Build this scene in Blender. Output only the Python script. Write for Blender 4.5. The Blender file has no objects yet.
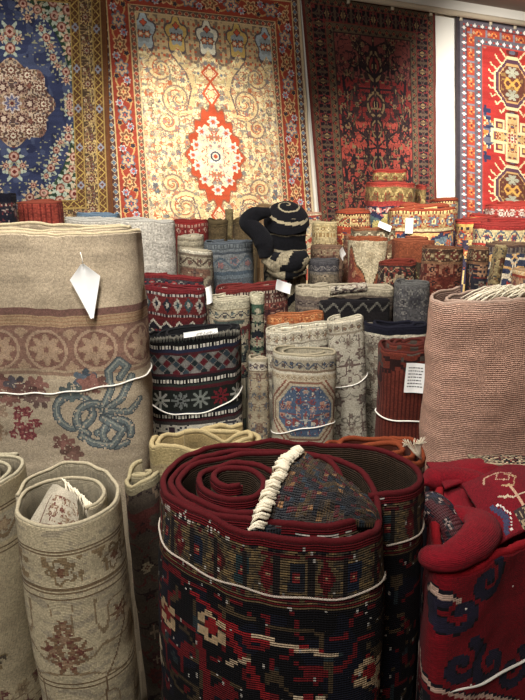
import bpy, math, random
import numpy as np
from mathutils import Vector, Matrix, Euler
PI = math.pi
scn = bpy.context.scene
col = scn.collection

# ------------------------------------------------------------------ camera
F = 620.0; PITCH = math.radians(14.0); CAMH = 1.6
cd = bpy.data.cameras.new('camera'); cam = bpy.data.objects.new('camera', cd); col.objects.link(cam)
cd.sensor_fit = 'VERTICAL'; cd.sensor_height = 24.0; cd.lens = F * 24.0 / 700.0
cd.clip_start = 0.05; cd.clip_end = 50
cam.location = (0, 0, CAMH); cam.rotation_euler = (PI / 2 - PITCH, 0, 0)
scn.camera = cam
scn.view_settings.view_transform = 'Standard'; scn.view_settings.look = 'None'
scn.view_settings.gamma = 1.0; scn.view_settings.use_curve_mapping = False
scn.view_settings.exposure = 0.15

# ------------------------------------------------------------------ world and lights
w = bpy.data.worlds.new('world'); scn.world = w; w.use_nodes = True
w.node_tree.nodes['Background'].inputs[0].default_value = (1.0, 0.96, 0.92, 1)
w.node_tree.nodes['Background'].inputs[1].default_value = 0.10

def lamp(name, kind, loc, aim, power, colr, size=0.3, spot=70, blend=0.8):
    l = bpy.data.lights.new(name, kind); o = bpy.data.objects.new(name, l); col.objects.link(o)
    o.location = loc
    o.rotation_euler = (Vector(aim) - Vector(loc)).to_track_quat('-Z', 'Y').to_euler()
    l.energy = power; l.color = colr
    if kind == 'SPOT':
        l.spot_size = math.radians(spot); l.spot_blend = blend; l.shadow_soft_size = size
    if kind == 'AREA':
        l.shape = 'RECTANGLE'; l.size = size; l.size_y = size
    return o
WARM = (1.0, 0.92, 0.82); NEUT = (1.0, 0.955, 0.90)
lamp('spot_cream_rug', 'SPOT', (-0.3, 3.7, 3.3), (-0.45, 5.5, 1.65), 470, WARM, .08, 66, 1.0)
lamp('spot_blue_rug', 'SPOT', (-2.0, 2.8, 3.3), (-2.0, 4.9, 1.8), 190, NEUT, .08, 64, 1.0)
lamp('spot_red_rug', 'SPOT', (1.3, 4.2, 3.3), (1.45, 6.4, 1.35), 330, WARM, .08, 64, 1.0)
lamp('spot_right_rug', 'SPOT', (2.4, 4.4, 3.3), (2.7, 6.9, 2.1), 760, NEUT, .08, 74, 1.0)
lamp('spot_right_rolls', 'SPOT', (0.9, 2.0, 3.3), (1.4, 3.9, 1.5), 370, WARM, .08, 70, 1.0)
lamp('spot_middle', 'SPOT', (-0.3, 0.7, 3.3), (-0.35, 2.4, 1.2), 200, NEUT, .12, 80, 1.0)
lamp('ceiling_panel_middle', 'AREA', (-0.5, 1.7, 3.35), (-0.2, 2.4, 1.2), 50, NEUT, .8)
lamp('front_fill_light', 'AREA', (-0.7, -0.8, 3.1), (-0.2, 1.9, 1.1), 60, NEUT, 1.0)  # added fill above and behind the camera, brightens the front faces

# ------------------------------------------------------------------ geometry helpers
def ray(px, py):
    x = (px - 262.5) / F; y = (350 - py) / F
    c, s = math.cos(PITCH), math.sin(PITCH)
    return Vector((x, c + y * s, -s + y * c))          # world direction
def at(px, py, Y):
    d = ray(px, py); return Vector((0, 0, CAMH)) + d * (Y / d.y)
def plan(px, py, z):
    d = ray(px, py); t = (z - CAMH) / d.z
    return (d.x * t, d.y * t)
def depth(Y, z):
    return Y * math.cos(PITCH) + (CAMH - z) * math.sin(PITCH)

def lin(c):
    c = np.asarray(c, dtype=float) / 255.0
    return np.where(c <= 0.04045, c / 12.92, ((c + 0.055) / 1.055) ** 2.4)

def link(name, me, m, parent=None, smooth=True):
    o = bpy.data.objects.new(name, me); col.objects.link(o)
    if m: me.materials.append(m)
    if smooth: me.polygons.foreach_set('use_smooth', [True] * len(me.polygons))
    if parent: o.parent = parent
    return o
def mesh(name, verts, faces, m, parent=None, smooth=False):
    me = bpy.data.meshes.new(name); me.from_pydata([tuple(v) for v in verts], [], faces); me.update()
    return link(name, me, m, parent, smooth)
def thing(name, label, cat, loc=(0, 0, 0), group=None):
    o = bpy.data.objects.new(name, None); col.objects.link(o); o.location = loc
    o.empty_display_size = .1
    o['label'] = label; o['category'] = cat
    if group: o['group'] = group
    return o
def struct(name, verts, faces, m):
    o = mesh(name, verts, faces, m); o['kind'] = 'structure'; return o
def boxv(x0, x1, y0, y1, z0, z1):
    v = [(x, y, z) for x in (x0, x1) for y in (y0, y1) for z in (z0, z1)]
    f = [(0, 1, 3, 2), (4, 6, 7, 5), (0, 4, 5, 1), (2, 3, 7, 6), (0, 2, 6, 4), (1, 5, 7, 3)]
    return v, f

# ------------------------------------------------------------------ materials
def rug_material(name, pitch, bump=0.5, dist=0.0012, rough=0.95, sheen=0.15, rowgain=1.0):
    """colour comes knot by knot from the mesh; the weave relief and the wool mottling are node made"""
    m = bpy.data.materials.new(name); m.use_nodes = True
    nt = m.node_tree; N = nt.nodes; L = nt.links
    b = N['Principled BSDF']; b.inputs['Roughness'].default_value = rough
    b.inputs['Specular IOR Level'].default_value = 0.12
    b.inputs['Sheen Weight'].default_value = sheen * .2; b.inputs['Sheen Roughness'].default_value = 0.6
    a = N.new('ShaderNodeAttribute'); a.attribute_name = 'knots'
    uv = N.new('ShaderNodeUVMap'); uv.uv_map = 'cloth'
    no = N.new('ShaderNodeTexNoise'); no.inputs['Scale'].default_value = 1.1 / pitch; no.inputs['Detail'].default_value = 2
    L.new(uv.outputs[0], no.inputs['Vector'])
    mr = N.new('ShaderNodeMapRange'); mr.inputs[1].default_value = .3; mr.inputs[2].default_value = .7
    mr.inputs[3].default_value = .80; mr.inputs[4].default_value = 1.16; L.new(no.outputs[0], mr.inputs[0])
    mx = N.new('ShaderNodeVectorMath'); mx.operation = 'SCALE'
    L.new(a.outputs['Color'], mx.inputs[0]); L.new(mr.outputs[0], mx.inputs['Scale'])
    L.new(mx.outputs[0], b.inputs['Base Color'])
    sx = N.new('ShaderNodeSeparateXYZ'); L.new(uv.outputs[0], sx.inputs[0])
    def wave(sock, k):
        q = N.new('ShaderNodeMath'); q.operation = 'MULTIPLY'; q.inputs[1].default_value = PI / k; L.new(sock, q.inputs[0])
        s = N.new('ShaderNodeMath'); s.operation = 'SINE'; L.new(q.outputs[0], s.inputs[0])
        t = N.new('ShaderNodeMath'); t.operation = 'ABSOLUTE'; L.new(s.outputs[0], t.inputs[0]); return t.outputs[0]
    h1 = wave(sx.outputs[0], pitch); h2 = wave(sx.outputs[1], pitch)
    ml = N.new('ShaderNodeMath'); ml.operation = 'MULTIPLY_ADD'
    L.new(h2, ml.inputs[0]); ml.inputs[1].default_value = 1.6 * rowgain; L.new(h1, ml.inputs[2])
    ad = N.new('ShaderNodeMath'); ad.operation = 'ADD'; L.new(ml.outputs[0], ad.inputs[0]); L.new(no.outputs[0], ad.inputs[1])
    bp = N.new('ShaderNodeBump'); bp.inputs['Strength'].default_value = bump; bp.inputs['Distance'].default_value = dist
    L.new(ad.outputs[0], bp.inputs['Height']); L.new(bp.outputs[0], b.inputs['Normal'])
    return m
def plain_material(name, c, rough=.8, noise=.12, scale=200, bump=.3, metal=0, coords='Object'):
    m = bpy.data.materials.new(name); m.use_nodes = True
    nt = m.node_tree; N = nt.nodes; L = nt.links; b = N['Principled BSDF']
    b.inputs['Roughness'].default_value = rough; b.inputs['Metallic'].default_value = metal
    b.inputs['Specular IOR Level'].default_value = .2
    c = lin(c)
    tc = N.new('ShaderNodeTexCoord'); no = N.new('ShaderNodeTexNoise'); no.inputs['Scale'].default_value = scale
    L.new(tc.outputs[coords], no.inputs['Vector'])
    mix = N.new('ShaderNodeMix'); mix.data_type = 'RGBA'
    mix.inputs[6].default_value = (*(c * (1 - noise * 2)), 1); mix.inputs[7].default_value = (*np.minimum(c * (1 + noise * 2), 1), 1)
    L.new(no.outputs[0], mix.inputs[0]); L.new(mix.outputs[2], b.inputs['Base Color'])
    bp = N.new('ShaderNodeBump'); bp.inputs['Strength'].default_value = bump; bp.inputs['Distance'].default_value = .001
    L.new(no.outputs[0], bp.inputs['Height']); L.new(bp.outputs[0], b.inputs['Normal'])
    return m
_pm = {}
def cmat(c, kind='wool'):
    key = (tuple(c), kind)
    if key not in _pm:
        nm = kind + '_%02x%02x%02x' % tuple(int(q) for q in c)
        _pm[key] = plain_material(nm, c, .95, .22, 260, .8) if kind == 'wool' else plain_material(nm, c, .6, .04, 90, .15)
    return _pm[key]
RUG = {k: rug_material('woven_wool_%d' % int(k * 1e4), k, bump=.5, dist=.0009 if k < .0045 else .0014) for k in (.0032, .004, .005, .006, .008, .010)}
PILE = rug_material('long_wool_pile', .0045, bump=.9, dist=.004, sheen=.35)
FLAT = rug_material('flat_woven_ribbed', .0055, bump=.6, dist=.002, rowgain=2.0)
STRING = plain_material('white_cord', (236, 232, 220), .7, .06, 300)
PAPER = plain_material('white_paper', (238, 238, 234), .7, .02, 30, .1)

# ------------------------------------------------------------------ procedural knot patterns (numpy)
def hsh(i, j, s=0):
    x = np.sin(i * 127.1 + j * 311.7 + s * 74.7) * 43758.5453
    return x - np.floor(x)
def vn(x, y, s=0):
    xi = np.floor(x); yi = np.floor(y); fx = x - xi; fy = y - yi
    fx = fx * fx * (3 - 2 * fx); fy = fy * fy * (3 - 2 * fy)
    a = hsh(xi, yi, s); b = hsh(xi + 1, yi, s); c = hsh(xi, yi + 1, s); d = hsh(xi + 1, yi + 1, s)
    return (a * (1 - fx) + b * fx) * (1 - fy) + (c * (1 - fx) + d * fx) * fy
def per(u, p):                                             # signed offset from the nearest motif centre
    return (u / p - np.floor(u / p) - .5) * p
def rosette(rgb, du, dv, r, cols, petals=8, mask=True, ph=0.0):
    rr = np.hypot(du, dv); a = np.arctan2(dv, du) + ph
    rr = rr / (1 + .22 * np.cos(petals * a))
    fr = (1.0, .78, .42, .2)
    for q, c in zip(fr, cols):
        rgb[(rr < r * q) & mask] = c
def seg(rgb, u, v, pts, wd, c, mask=None):
    for (x0, y0), (x1, y1) in zip(pts[:-1], pts[1:]):
        bb = (u > min(x0, x1) - wd) & (u < max(x0, x1) + wd) & (v > min(y0, y1) - wd) & (v < max(y0, y1) + wd)
        if mask is not None: bb &= mask
        k = np.nonzero(bb)[0]
        if len(k) == 0: continue
        dx, dy = x1 - x0, y1 - y0; l2 = dx * dx + dy * dy + 1e-12
        t = np.clip(((u[k] - x0) * dx + (v[k] - y0) * dy) / l2, 0, 1)
        d = np.hypot(u[k] - x0 - t * dx, v[k] - y0 - t * dy)
        rgb[k[d < wd]] = c
def spiral_pts(cx, cy, r0, r1, a0, turns, n=26, sx=1):
    out = []
    for i in range(n + 1):
        q = i / n; r = r0 + (r1 - r0) * q; a = a0 + q * turns * 2 * PI
        out.append((cx + sx * r * math.cos(a), cy + r * math.sin(a)))
    return out
def floral(rgb, u, v, cols, s=.05, seed=0, mask=True, mirror=.6, dens=.8, vine=.035):
    """arabesque of vines and blossoms, mirrored every so often as woven fields are"""
    um = np.abs(per(u, mirror)) if mirror else u
    n1 = vn(um / s, v / s, seed) + .5 * vn(2 * um / s, 2 * v / s, seed + 5)
    rgb[(np.abs(n1 - .75) < vine) & mask] = cols[0]
    n2 = vn(um / s * 1.4 + 9, v / s * 1.4, seed + 2)
    rgb[(np.abs(n2 - .5) < vine * .8) & mask] = cols[1 % len(cols)]
    rgb[(n2 > .86) & mask] = cols[2 % len(cols)]
    c = s * 1.25
    ci = np.floor(um / c); cj = np.floor(v / c)
    h = hsh(ci, cj, seed + 3); jx = (hsh(ci, cj, seed + 4) - .5) * .35; jy = (hsh(ci, cj, seed + 6) - .5) * .35
    du = um - (ci + .5 + jx) * c; dv = v - (cj + .5 + jy) * c
    r = c * (.2 + .2 * hsh(ci, cj, seed + 7))
    a = np.arctan2(dv, du); rr = np.hypot(du, dv) / (1 + .25 * np.cos(6 * a))
    n = len(cols)
    k1 = np.floor(hsh(ci, cj, seed + 8) * n).astype(int) % n
    k2 = (k1 + 1 + np.floor(hsh(ci, cj, seed + 9) * (n - 1)).astype(int)) % n
    ca = np.array(cols, float)
    m = (rr < r) & (h < dens) & mask; rgb[m] = ca[k1[m]]
    m = (rr < r * .55) & (h < dens) & mask; rgb[m] = ca[k2[m]]
    m = (rr < r * .2) & (h < dens) & mask; rgb[m] = ca[k1[m]]

def band(rgb, u, v, v0, h, base, kind='plain', cols=(), p=.06, seed=0):
    m = (v >= v0) & (v < v0 + h)
    if not m.any(): return
    rgb[m] = base
    dv = v - v0 - h / 2; du = per(u, p); k = np.floor(u / p)
    if kind == 'rosette':
        st = m & (np.abs(dv - .28 * h * np.sin(PI * u / p)) < .06 * h); rgb[st] = cols[-1]
        rosette(rgb, du, dv, .42 * h, cols, 8, m)
        d2 = per(u + p / 2, p); rosette(rgb, d2, dv, .18 * h, cols[::-1], 4, m)
    elif kind == 'circles':
        r = np.hypot(du, dv)
        rgb[m & (r < .5 * h)] = cols[0]; rgb[m & (r < .43 * h)] = cols[1]
        rosette(rgb, du, dv, .33 * h, (cols[2], cols[0], cols[2], cols[1]), 8, m)
        d2 = per(u + p / 2, p); rosette(rgb, d2, np.abs(dv) - .42 * h, .13 * h, (cols[0], cols[2]), 4, m)
    elif kind == 'diamond':
        q = np.abs(du) / (p / 2) + np.abs(dv) / (h / 2)
        ca = np.array(cols, float); ki = (k.astype(int)) % len(cols)
        mm = m & (q < .9); rgb[mm] = ca[ki[mm]]
        mm = m & (q < .4); rgb[mm] = ca[(ki[mm] + 1) % len(cols)]
    elif kind == 'checks':
        ca = np.array(cols, float); x = u / p; y = (v - v0) / p
        i = np.floor(x + y).astype(int); j = np.floor(x - y).astype(int)
        fx = (x + y) - i; fy = (x - y) - j
        mm = m & (fx > .1) & (fy > .1); rgb[mm] = ca[((i * 2 + j * 3)[mm]) % len(cols)]
    elif kind == 'tooth':
        rgb[m & (np.abs(du) < p * .27) & (np.abs(dv) < .38 * h)] = cols[0]
    elif kind == 'zig':
        tri = (np.abs(du) / (p / 2) - .5) * h * .7
        rgb[m & (dv < tri)] = cols[1 % len(cols)]
        rgb[m & (np.abs(dv - tri) < .12 * h)] = cols[0]
    elif kind == 'scroll':
        sn = .3 * h * np.sin(2 * PI * u / p)
        rgb[m & (np.abs(dv - sn) < .08 * h)] = cols[0]
        d1 = per(u - p / 4 + p / 2, p); rosette(rgb, d1, dv + .1 * h, .22 * h, cols[1:], 5, m)
        d2 = per(u + p / 4 + p / 2, p); rosette(rgb, d2, dv - .1 * h, .22 * h, cols[1:][::-1], 5, m)
    elif kind == 'arch':
        q = np.abs(du) / (p / 2)
        rgb[m & (np.abs(dv / h + .35 - .75 * q * q) < .1)] = cols[0]
        rosette(rgb, du, dv - .15 * h, .26 * h, cols[1:], 6, m)
    elif kind == 'stars':
        ca = np.array(cols, float)
        a = np.arctan2(dv, du); r = np.hypot(du, dv); ki = (k.astype(int)) % len(cols)
        pet = np.abs(np.cos(4 * a)) * .42 * h
        mm = m & (r < np.maximum(pet, .12 * h)) & (r > .07 * h); rgb[mm] = ca[ki[mm]]
    elif kind == 'lines':
        rgb[m & (np.abs(per(v, p)) < p * .2)] = cols[0]
    elif kind == 'steps':
        st = np.floor(u / p * 8) / 8; tri = np.abs(st - np.floor(st) - .5) * 2 - .5
        tri2 = np.floor(tri * 6) / 6 * h * .9
        rgb[m & (dv > tri2)] = cols[0]; rgb[m & (dv > tri2 + .25 * h)] = cols[1]
        rgb[m & (dv > tri2 + .4 * h)] = cols[2 % len(cols)]
    elif kind == 'floral':
        floral(rgb, u, v, cols, p, seed, m, mirror=p * 8)
def styled(bands, field, fcols=(), fs=.05, seed=0, dens=.8, vine=.035, extra=None):
    def f(u, v):
        rgb = np.empty((len(u), 3)); rgb[:] = field
        tot = sum(b[0] for b in bands)
        if fcols: floral(rgb, u, v, fcols, fs, seed, v > tot, mirror=fs * 11, dens=dens, vine=vine)
        y = 0
        for i, b in enumerate(bands):
            band(rgb, u, v, y, b[0], b[1], *(b[2:]), seed=seed + i) if len(b) > 2 else band(rgb, u, v, y, b[0], b[1])
            y += b[0]
        if extra: extra(rgb, u, v)
        return rgb
    return f
def finish(rgb, u, v, k, seed, wear=.15):
    iu = np.floor(u / k); iv = np.floor(v / k)
    g = 1 + wear * (hsh(iu, iv, seed) - .5) * 2 + .07 * (vn(u / .25, v / .02, seed + 1) - .5) * 2 + .10 * (vn(u / .12, v / .12, seed + 2) - .5)
    rgb = rgb * .87 + rgb @ np.array([.3, .55, .15])[:, None].repeat(3, 1) * .13      # faded old dyes
    return np.clip(rgb * g[:, None], 0, 255)

# ------------------------------------------------------------------ cloth mesh builder
def grid_mesh(name, P, closed_j, cols_face, UV, m, parent, captop=True):
    """P: (nu, nj, 3) points; quads along u, optionally closed in j; one colour per face"""
    nu, nj, _ = P.shape
    mj = nj if closed_j else nj - 1
    I, J = np.meshgrid(np.arange(nu - 1), np.arange(mj), indexing='ij')
    J2 = (J + 1) % nj
    q = np.stack([I * nj + J, (I + 1) * nj + J, (I + 1) * nj + J2, I * nj + J2], -1).reshape(-1, 4)
    me = bpy.data.meshes.new(name)
    ncap = 2 if closed_j else 0
    nf = len(q); nl = nf * 4 + ncap * nj
    me.vertices.add(nu * nj); me.vertices.foreach_set('co', P.reshape(-1).astype(np.float32))
    loops = q.reshape(-1)
    starts = np.arange(nf) * 4; tots = np.full(nf, 4)
    if ncap:
        loops = np.concatenate([loops, np.arange(nj), (nu - 1) * nj + np.arange(nj)[::-1]])
        starts = np.concatenate([starts, [nf * 4, nf * 4 + nj]]); tots = np.concatenate([tots, [nj, nj]])
    me.loops.add(nl); me.loops.foreach_set('vertex_index', loops.astype(np.int32))
    me.polygons.add(nf + ncap); me.polygons.foreach_set('loop_start', starts.astype(np.int32))
    me.polygons.foreach_set('use_smooth', np.ones(nf + ncap, bool))
    me.update(calc_edges=True)
    uvl = me.uv_layers.new(name='cloth')
    uvs = np.zeros((nl, 2), np.float32)
    fu = UV.reshape(-1, 2)
    uvs[:] = fu[loops]
    uvl.data.foreach_set('uv', uvs.reshape(-1))
    at_ = me.attributes.new('knots', 'FLOAT_COLOR', 'FACE')
    c4 = np.ones((nf + ncap, 4), np.float32); c4[:nf, :3] = lin(cols_face)
    if ncap: c4[nf:, :3] = c4[:1, :3]
    at_.data.foreach_set('color', c4.reshape(-1))
    return link(name, me, m, parent, False)

def resample(pts, steps_fn):
    pts = np.array(pts, float); d = np.hypot(*(pts[1:] - pts[:-1]).T); s = np.concatenate([[0], np.cumsum(d)])
    out = [0.0]
    while out[-1] < s[-1]:
        out.append(out[-1] + steps_fn(out[-1] / s[-1]))
    out = np.array(out); out = out[out <= s[-1]]
    return np.stack([np.interp(out, s, pts[:, 0]), np.interp(out, s, pts[:, 1])], 1), out
def catmull(P, n=14):
    P = [np.array(p, float) for p in P]; P = [2 * P[0] - P[1]] + P + [2 * P[-1] - P[-2]]; out = []
    for i in range(1, len(P) - 2):
        for k in range(n):
            t = k / n
            out.append(.5 * ((2 * P[i]) + (-P[i - 1] + P[i + 1]) * t + (2 * P[i - 1] - 5 * P[i] + 4 * P[i + 1] - P[i + 2]) * t * t + (-P[i - 1] + 3 * P[i] - 3 * P[i + 1] + P[i + 2]) * t ** 3))
    out.append(P[-2]); return np.array(out)
def tube(name, pts, r, m, parent, n=7, rad=None):
    pts = np.array(pts, float); N = len(pts)
    T = np.gradient(pts, axis=0); T /= (np.linalg.norm(T, axis=1)[:, None] + 1e-9)
    up = np.tile([0, 0, 1.0], (N, 1)); bad = np.abs((T * up).sum(1)) > .95; up[bad] = [1, 0, 0]
    A = np.cross(T, up); A /= (np.linalg.norm(A, axis=1)[:, None] + 1e-9); B = np.cross(A, T)
    an = np.arange(n) * 2 * PI / n
    R = (np.full(N, r) if rad is None else np.asarray(rad))[:, None, None]
    P = pts[:, None, :] + R * (A[:, None, :] * np.cos(an)[None, :, None] + B[:, None, :] * np.sin(an)[None, :, None])
    V = P.reshape(-1, 3)
    fs = [(i * n + j, i * n + (j + 1) % n, (i + 1) * n + (j + 1) % n, (i + 1) * n + j) for i in range(N - 1) for j in range(n)]
    fs += [tuple(range(n))[::-1], tuple((N - 1) * n + j for j in range(n))]
    return mesh(name, V, fs, m, parent, True)
def multitube(name, lines, r, m, parent, n=5):
    V = []; Fc = []
    for pts in lines:
        pts = np.array(pts, float); N = len(pts); o = len(V)
        T = np.gradient(pts, axis=0); T /= (np.linalg.norm(T, axis=1)[:, None] + 1e-9)
        up = np.array([.3, .2, 1.0]); A = np.cross(T, up); A /= (np.linalg.norm(A, axis=1)[:, None] + 1e-9); B = np.cross(A, T)
        for i in range(N):
            rr = r * (1 if i < N - 1 else .5)
            for j in range(n):
                a = j * 2 * PI / n; V.append(pts[i] + rr * (A[i] * math.cos(a) + B[i] * math.sin(a)))
        Fc += [(o + i * n + j, o + i * n + (j + 1) % n, o + (i + 1) * n + (j + 1) % n, o + (i + 1) * n + j) for i in range(N - 1) for j in range(n)]
        Fc += [tuple(o + j for j in range(n))[::-1], tuple(o + (N - 1) * n + j for j in range(n))]
    return mesh(name, V, Fc, m, parent, True)

def strip(root, path, H, pat, k, t=.011, bind=None, bind_r=None, vf=.5, u0=0.0, outer_frac=1.0, tele=0.0, wob=.004, rimn=.006,
          seed=0, zslope=(0, 0), mat=None, inner=None, flare=0.0, name='woven_body', vbot=None, taper=0.0):
    """stand a rug strip of height H on the path (root local XY); returns fine path, arc length, top heights"""
    fine = k; coarse = max(3 * k, .012)
    pts, s = resample(path, lambda q: fine if q < outer_frac else coarse)
    L = s[-1]; q = s / L
    T = np.gradient(pts, axis=0); T /= (np.linalg.norm(T, axis=1)[:, None] + 1e-9)
    ar = np.sum(pts[:-1, 0] * pts[1:, 1] - pts[1:, 0] * pts[:-1, 1])
    Nn = np.stack([T[:, 1], -T[:, 0]], 1) * (1 if ar > 0 else -1)   # outward normal for a counter-clockwise path
    top = H + tele * np.maximum(0, q - outer_frac * .8) + rimn * 2 * (vn(s / .09, s * 0 + seed, seed) - .5) \
        + rimn * (vn(s / .03, s * 0 + seed, seed + 1) - .5) + zslope[0] * pts[:, 0] + zslope[1] * pts[:, 1]
    vf = min(vf, H - .05); vb = H if vbot is None else vbot
    rows = list(np.arange(0, vf, k)); rows += list(np.linspace(vf, vb, max(3, int((vb - vf) / .07))))
    rows = np.array(rows)
    rin = np.array([0, .01, .03, .06, .1, .16, .25, .45, min(.8, vb * .95), vb]); rin = rin[rin <= vb]
    nj = len(rows) + len(rin)
    P = np.zeros((len(pts), nj, 3)); UV = np.zeros((len(pts), nj, 2))
    for rws, sgn, idx in ((rows, 1, np.arange(len(rows))[::-1]), (rin, -1, len(rows) + np.arange(len(rin)))):
        S, V = np.meshgrid(s, rws, indexing='ij')
        disp = wob * 2 * (vn(S / .13, V / .2, seed + 11) - .5) + wob * .8 * (vn(S / .05, V / .05, seed + 12) - .5) + flare * np.exp(-V / .05)
        off = sgn * t / 2 * np.clip(V / .004 + .35, 0, 1) + disp
        P[:, idx, 0] = pts[:, None, 0] + Nn[:, None, 0] * off
        P[:, idx, 1] = pts[:, None, 1] + Nn[:, None, 1] * off
        P[:, idx, 0] *= 1 + taper * V / H; P[:, idx, 1] *= 1 + taper * V / H
        P[:, idx, 2] = H - V + (top[:, None] - H) * (1 - V / H)
        UV[:, idx, 0] = S - u0; UV[:, idx, 1] = V if sgn > 0 else -V
    UVc = (UV[:-1] + UV[1:]) / 2
    Jn = np.roll(UVc, -1, axis=1); fc = (UVc + Jn) / 2
    fu = fc[..., 0].reshape(-1); fv = fc[..., 1].reshape(-1).copy()
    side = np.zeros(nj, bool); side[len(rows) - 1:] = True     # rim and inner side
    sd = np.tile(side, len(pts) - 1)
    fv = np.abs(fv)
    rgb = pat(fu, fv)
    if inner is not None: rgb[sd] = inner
    rgb = finish(rgb, fu, fv, k, seed, .09 if k <= .004 else .14)
    grid_mesh(name, P, True, rgb, UV, mat or RUG[min(RUG, key=lambda z: abs(z - k))], root)
    # bound edge along the rim
    if bind is not None:
        r = (bind_r or t * .62) * .8; bind = tuple(int(q * .80 + sum(bind) * .035) for q in bind)
        bp, bs = resample(path, lambda q: .012)
        bt = np.interp(bs, s, top)
        bT = np.gradient(bp, axis=0); bT /= (np.linalg.norm(bT, axis=1)[:, None] + 1e-9); bN = np.stack([bT[:, 1], -bT[:, 0]], 1) * (1 if ar > 0 else -1)
        dd = wob * 2 * (vn(bs / .13, bs * 0, seed + 11) - .5) + wob * .8 * (vn(bs / .05, bs * 0, seed + 12) - .5) + flare
        bp = bp + bN * dd[:, None]
        b3 = np.stack([bp[:, 0], bp[:, 1], bt - r * .2], 1)
        tube('bound_edge', b3, r, cmat(bind), root, 8, rad=r * (1 + .22 * (hsh(np.arange(len(bs)), 0 * bs, seed) - .5)))
    return pts, s, top

def cord(root, pts, s, H, t, sec, z, sag=0.0, ph=0.0, r=.0022, extra=.005, tilt=0.0, m=None, name='tie_cord', taper=0.0, wob=.005, seed=1):
    i = (s >= sec[0]) & (s <= sec[1]); p = pts[i][::3]; n = len(p); S = s[i][::3]; V = S * 0 + H - z
    disp = wob * 2 * (vn(S / .13, V / .2, seed + 11) - .5) + wob * .8 * (vn(S / .05, V / .05, seed + 12) - .5)
    T = np.gradient(p, axis=0); T /= (np.linalg.norm(T, axis=1)[:, None] + 1e-9); N = np.stack([T[:, 1], -T[:, 0]], 1)
    if np.sum(p[:-1, 0] * p[1:, 1] - p[1:, 0] * p[:-1, 1]) < 0: N = -N
    p = p + N * (t / 2 + r * .8 + .001 + disp)[:, None]
    p = p * (1 + taper * (1 - z / H))
    x = p[:, 0]; hw = max(1e-3, (x.max() - x.min()) / 2); xn = (x - (x.max() + x.min()) / 2) / hw
    zz = z - sag * (1 - xn ** 2) + tilt * xn + .002 * np.sin(np.arange(n) * .7)
    return tube(name, np.stack([p[:, 0], p[:, 1], zz], 1), r, m or STRING, root, 6)

def paper_tag(root, pos, nrm, w_, h_, rot=0.0, lines=0, pointed=False, curl=.006, hang=True, name='price_tag'):
    """folded paper tag lying against the cloth, hung on a short thread"""
    n = Vector((nrm[0], nrm[1], 0)).normalized(); ux = Vector((-n.y, n.x, 0)); uz = Vector((0, 0, 1))
    R = lambda a, b: (Vector(pos) + ux * (a * math.cos(rot) - b * math.sin(rot)) + uz * (a * math.sin(rot) + b * math.cos(rot)))
    nx, nz = 6, 8; V = []; Fc = []
    for side in (0, 1):
        for j in range(nz + 1):
            for i in range(nx + 1):
                a = (i / nx - .5) * w_; b = -j / nz * h_
                if pointed:
                    tq = j / nz; sc = (.12 + tq * 3.5) if tq < .25 else max(.10, 1 - (tq - .25) / .75 * .92); a *= sc
                V.append(R(a, b) + n * (.004 + side * .0006 + curl * (math.cos(i / nx * PI * 2) * .35 + (j / nz) ** 2)))
    M = (nx + 1) * (nz + 1)
    for side in (0, 1):
        for j in range(nz):
            for i in range(nx):
                a = side * M + j * (nx + 1) + i; f = (a, a + 1, a + nx + 2, a + nx + 1)
                Fc.append(f if side == 0 else f[::-1])
    o = mesh(name, V, Fc, PAPER, root, True)
    if lines:
        V = []; Fc = []; rnd = random.Random(lines)
        for q in range(lines):
            b = -h_ * (.14 + .74 * q / lines); x = -w_ * .36
            while x < w_ * .34:
                l = w_ * rnd.uniform(.05, .16)
                cu = curl * ((-b / h_) ** 2)
                for (aa, bb) in ((x, b), (x + l, b), (x + l, b - h_ * .035), (x, b - h_ * .035)):
                    ii = (aa / w_ + .5)
                    V.append(R(aa, bb) + n * (.0056 + curl * (math.cos(ii * PI * 2) * .35 + (-bb / h_) ** 2)))
                Fc.append(tuple(range(len(V) - 4, len(V)))); x += l + w_ * .035
        mesh('printed_text', V, Fc, cmat((60, 60, 66), 'ink'), o)
    if hang:
        a = R(0, -h_ * .04) + n * .006; b2 = R(0, h_ * .22) + n * .004
        tube('tag_thread', [a, (a + b2) / 2 + n * .004 + ux * .002, b2], .0011, STRING, o, 5)
    return o

def oval_path(a, b, turns, gap, n=2.6, start=90, cwobble=.0, seed=0):
    out = []; N = int(90 * turns)
    for i in range(N + 1):
        ph = i / 90.0; th = math.radians(start) + ph * 2 * PI
        ra = a - gap * ph; rb = b - gap * ph * min(1, b / a * 1.3)
        ra = max(ra, .012); rb = max(rb, .008)
        c, s = math.cos(th), math.sin(th)
        wv = 1 + cwobble * math.sin(3 * th + seed) + cwobble * .6 * math.sin(5 * th + seed * 2 + ph)
        out.append((ra * wv * math.copysign(abs(c) ** (2 / n), c), rb * wv * math.copysign(abs(s) ** (2 / n), s)))
    return out

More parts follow.
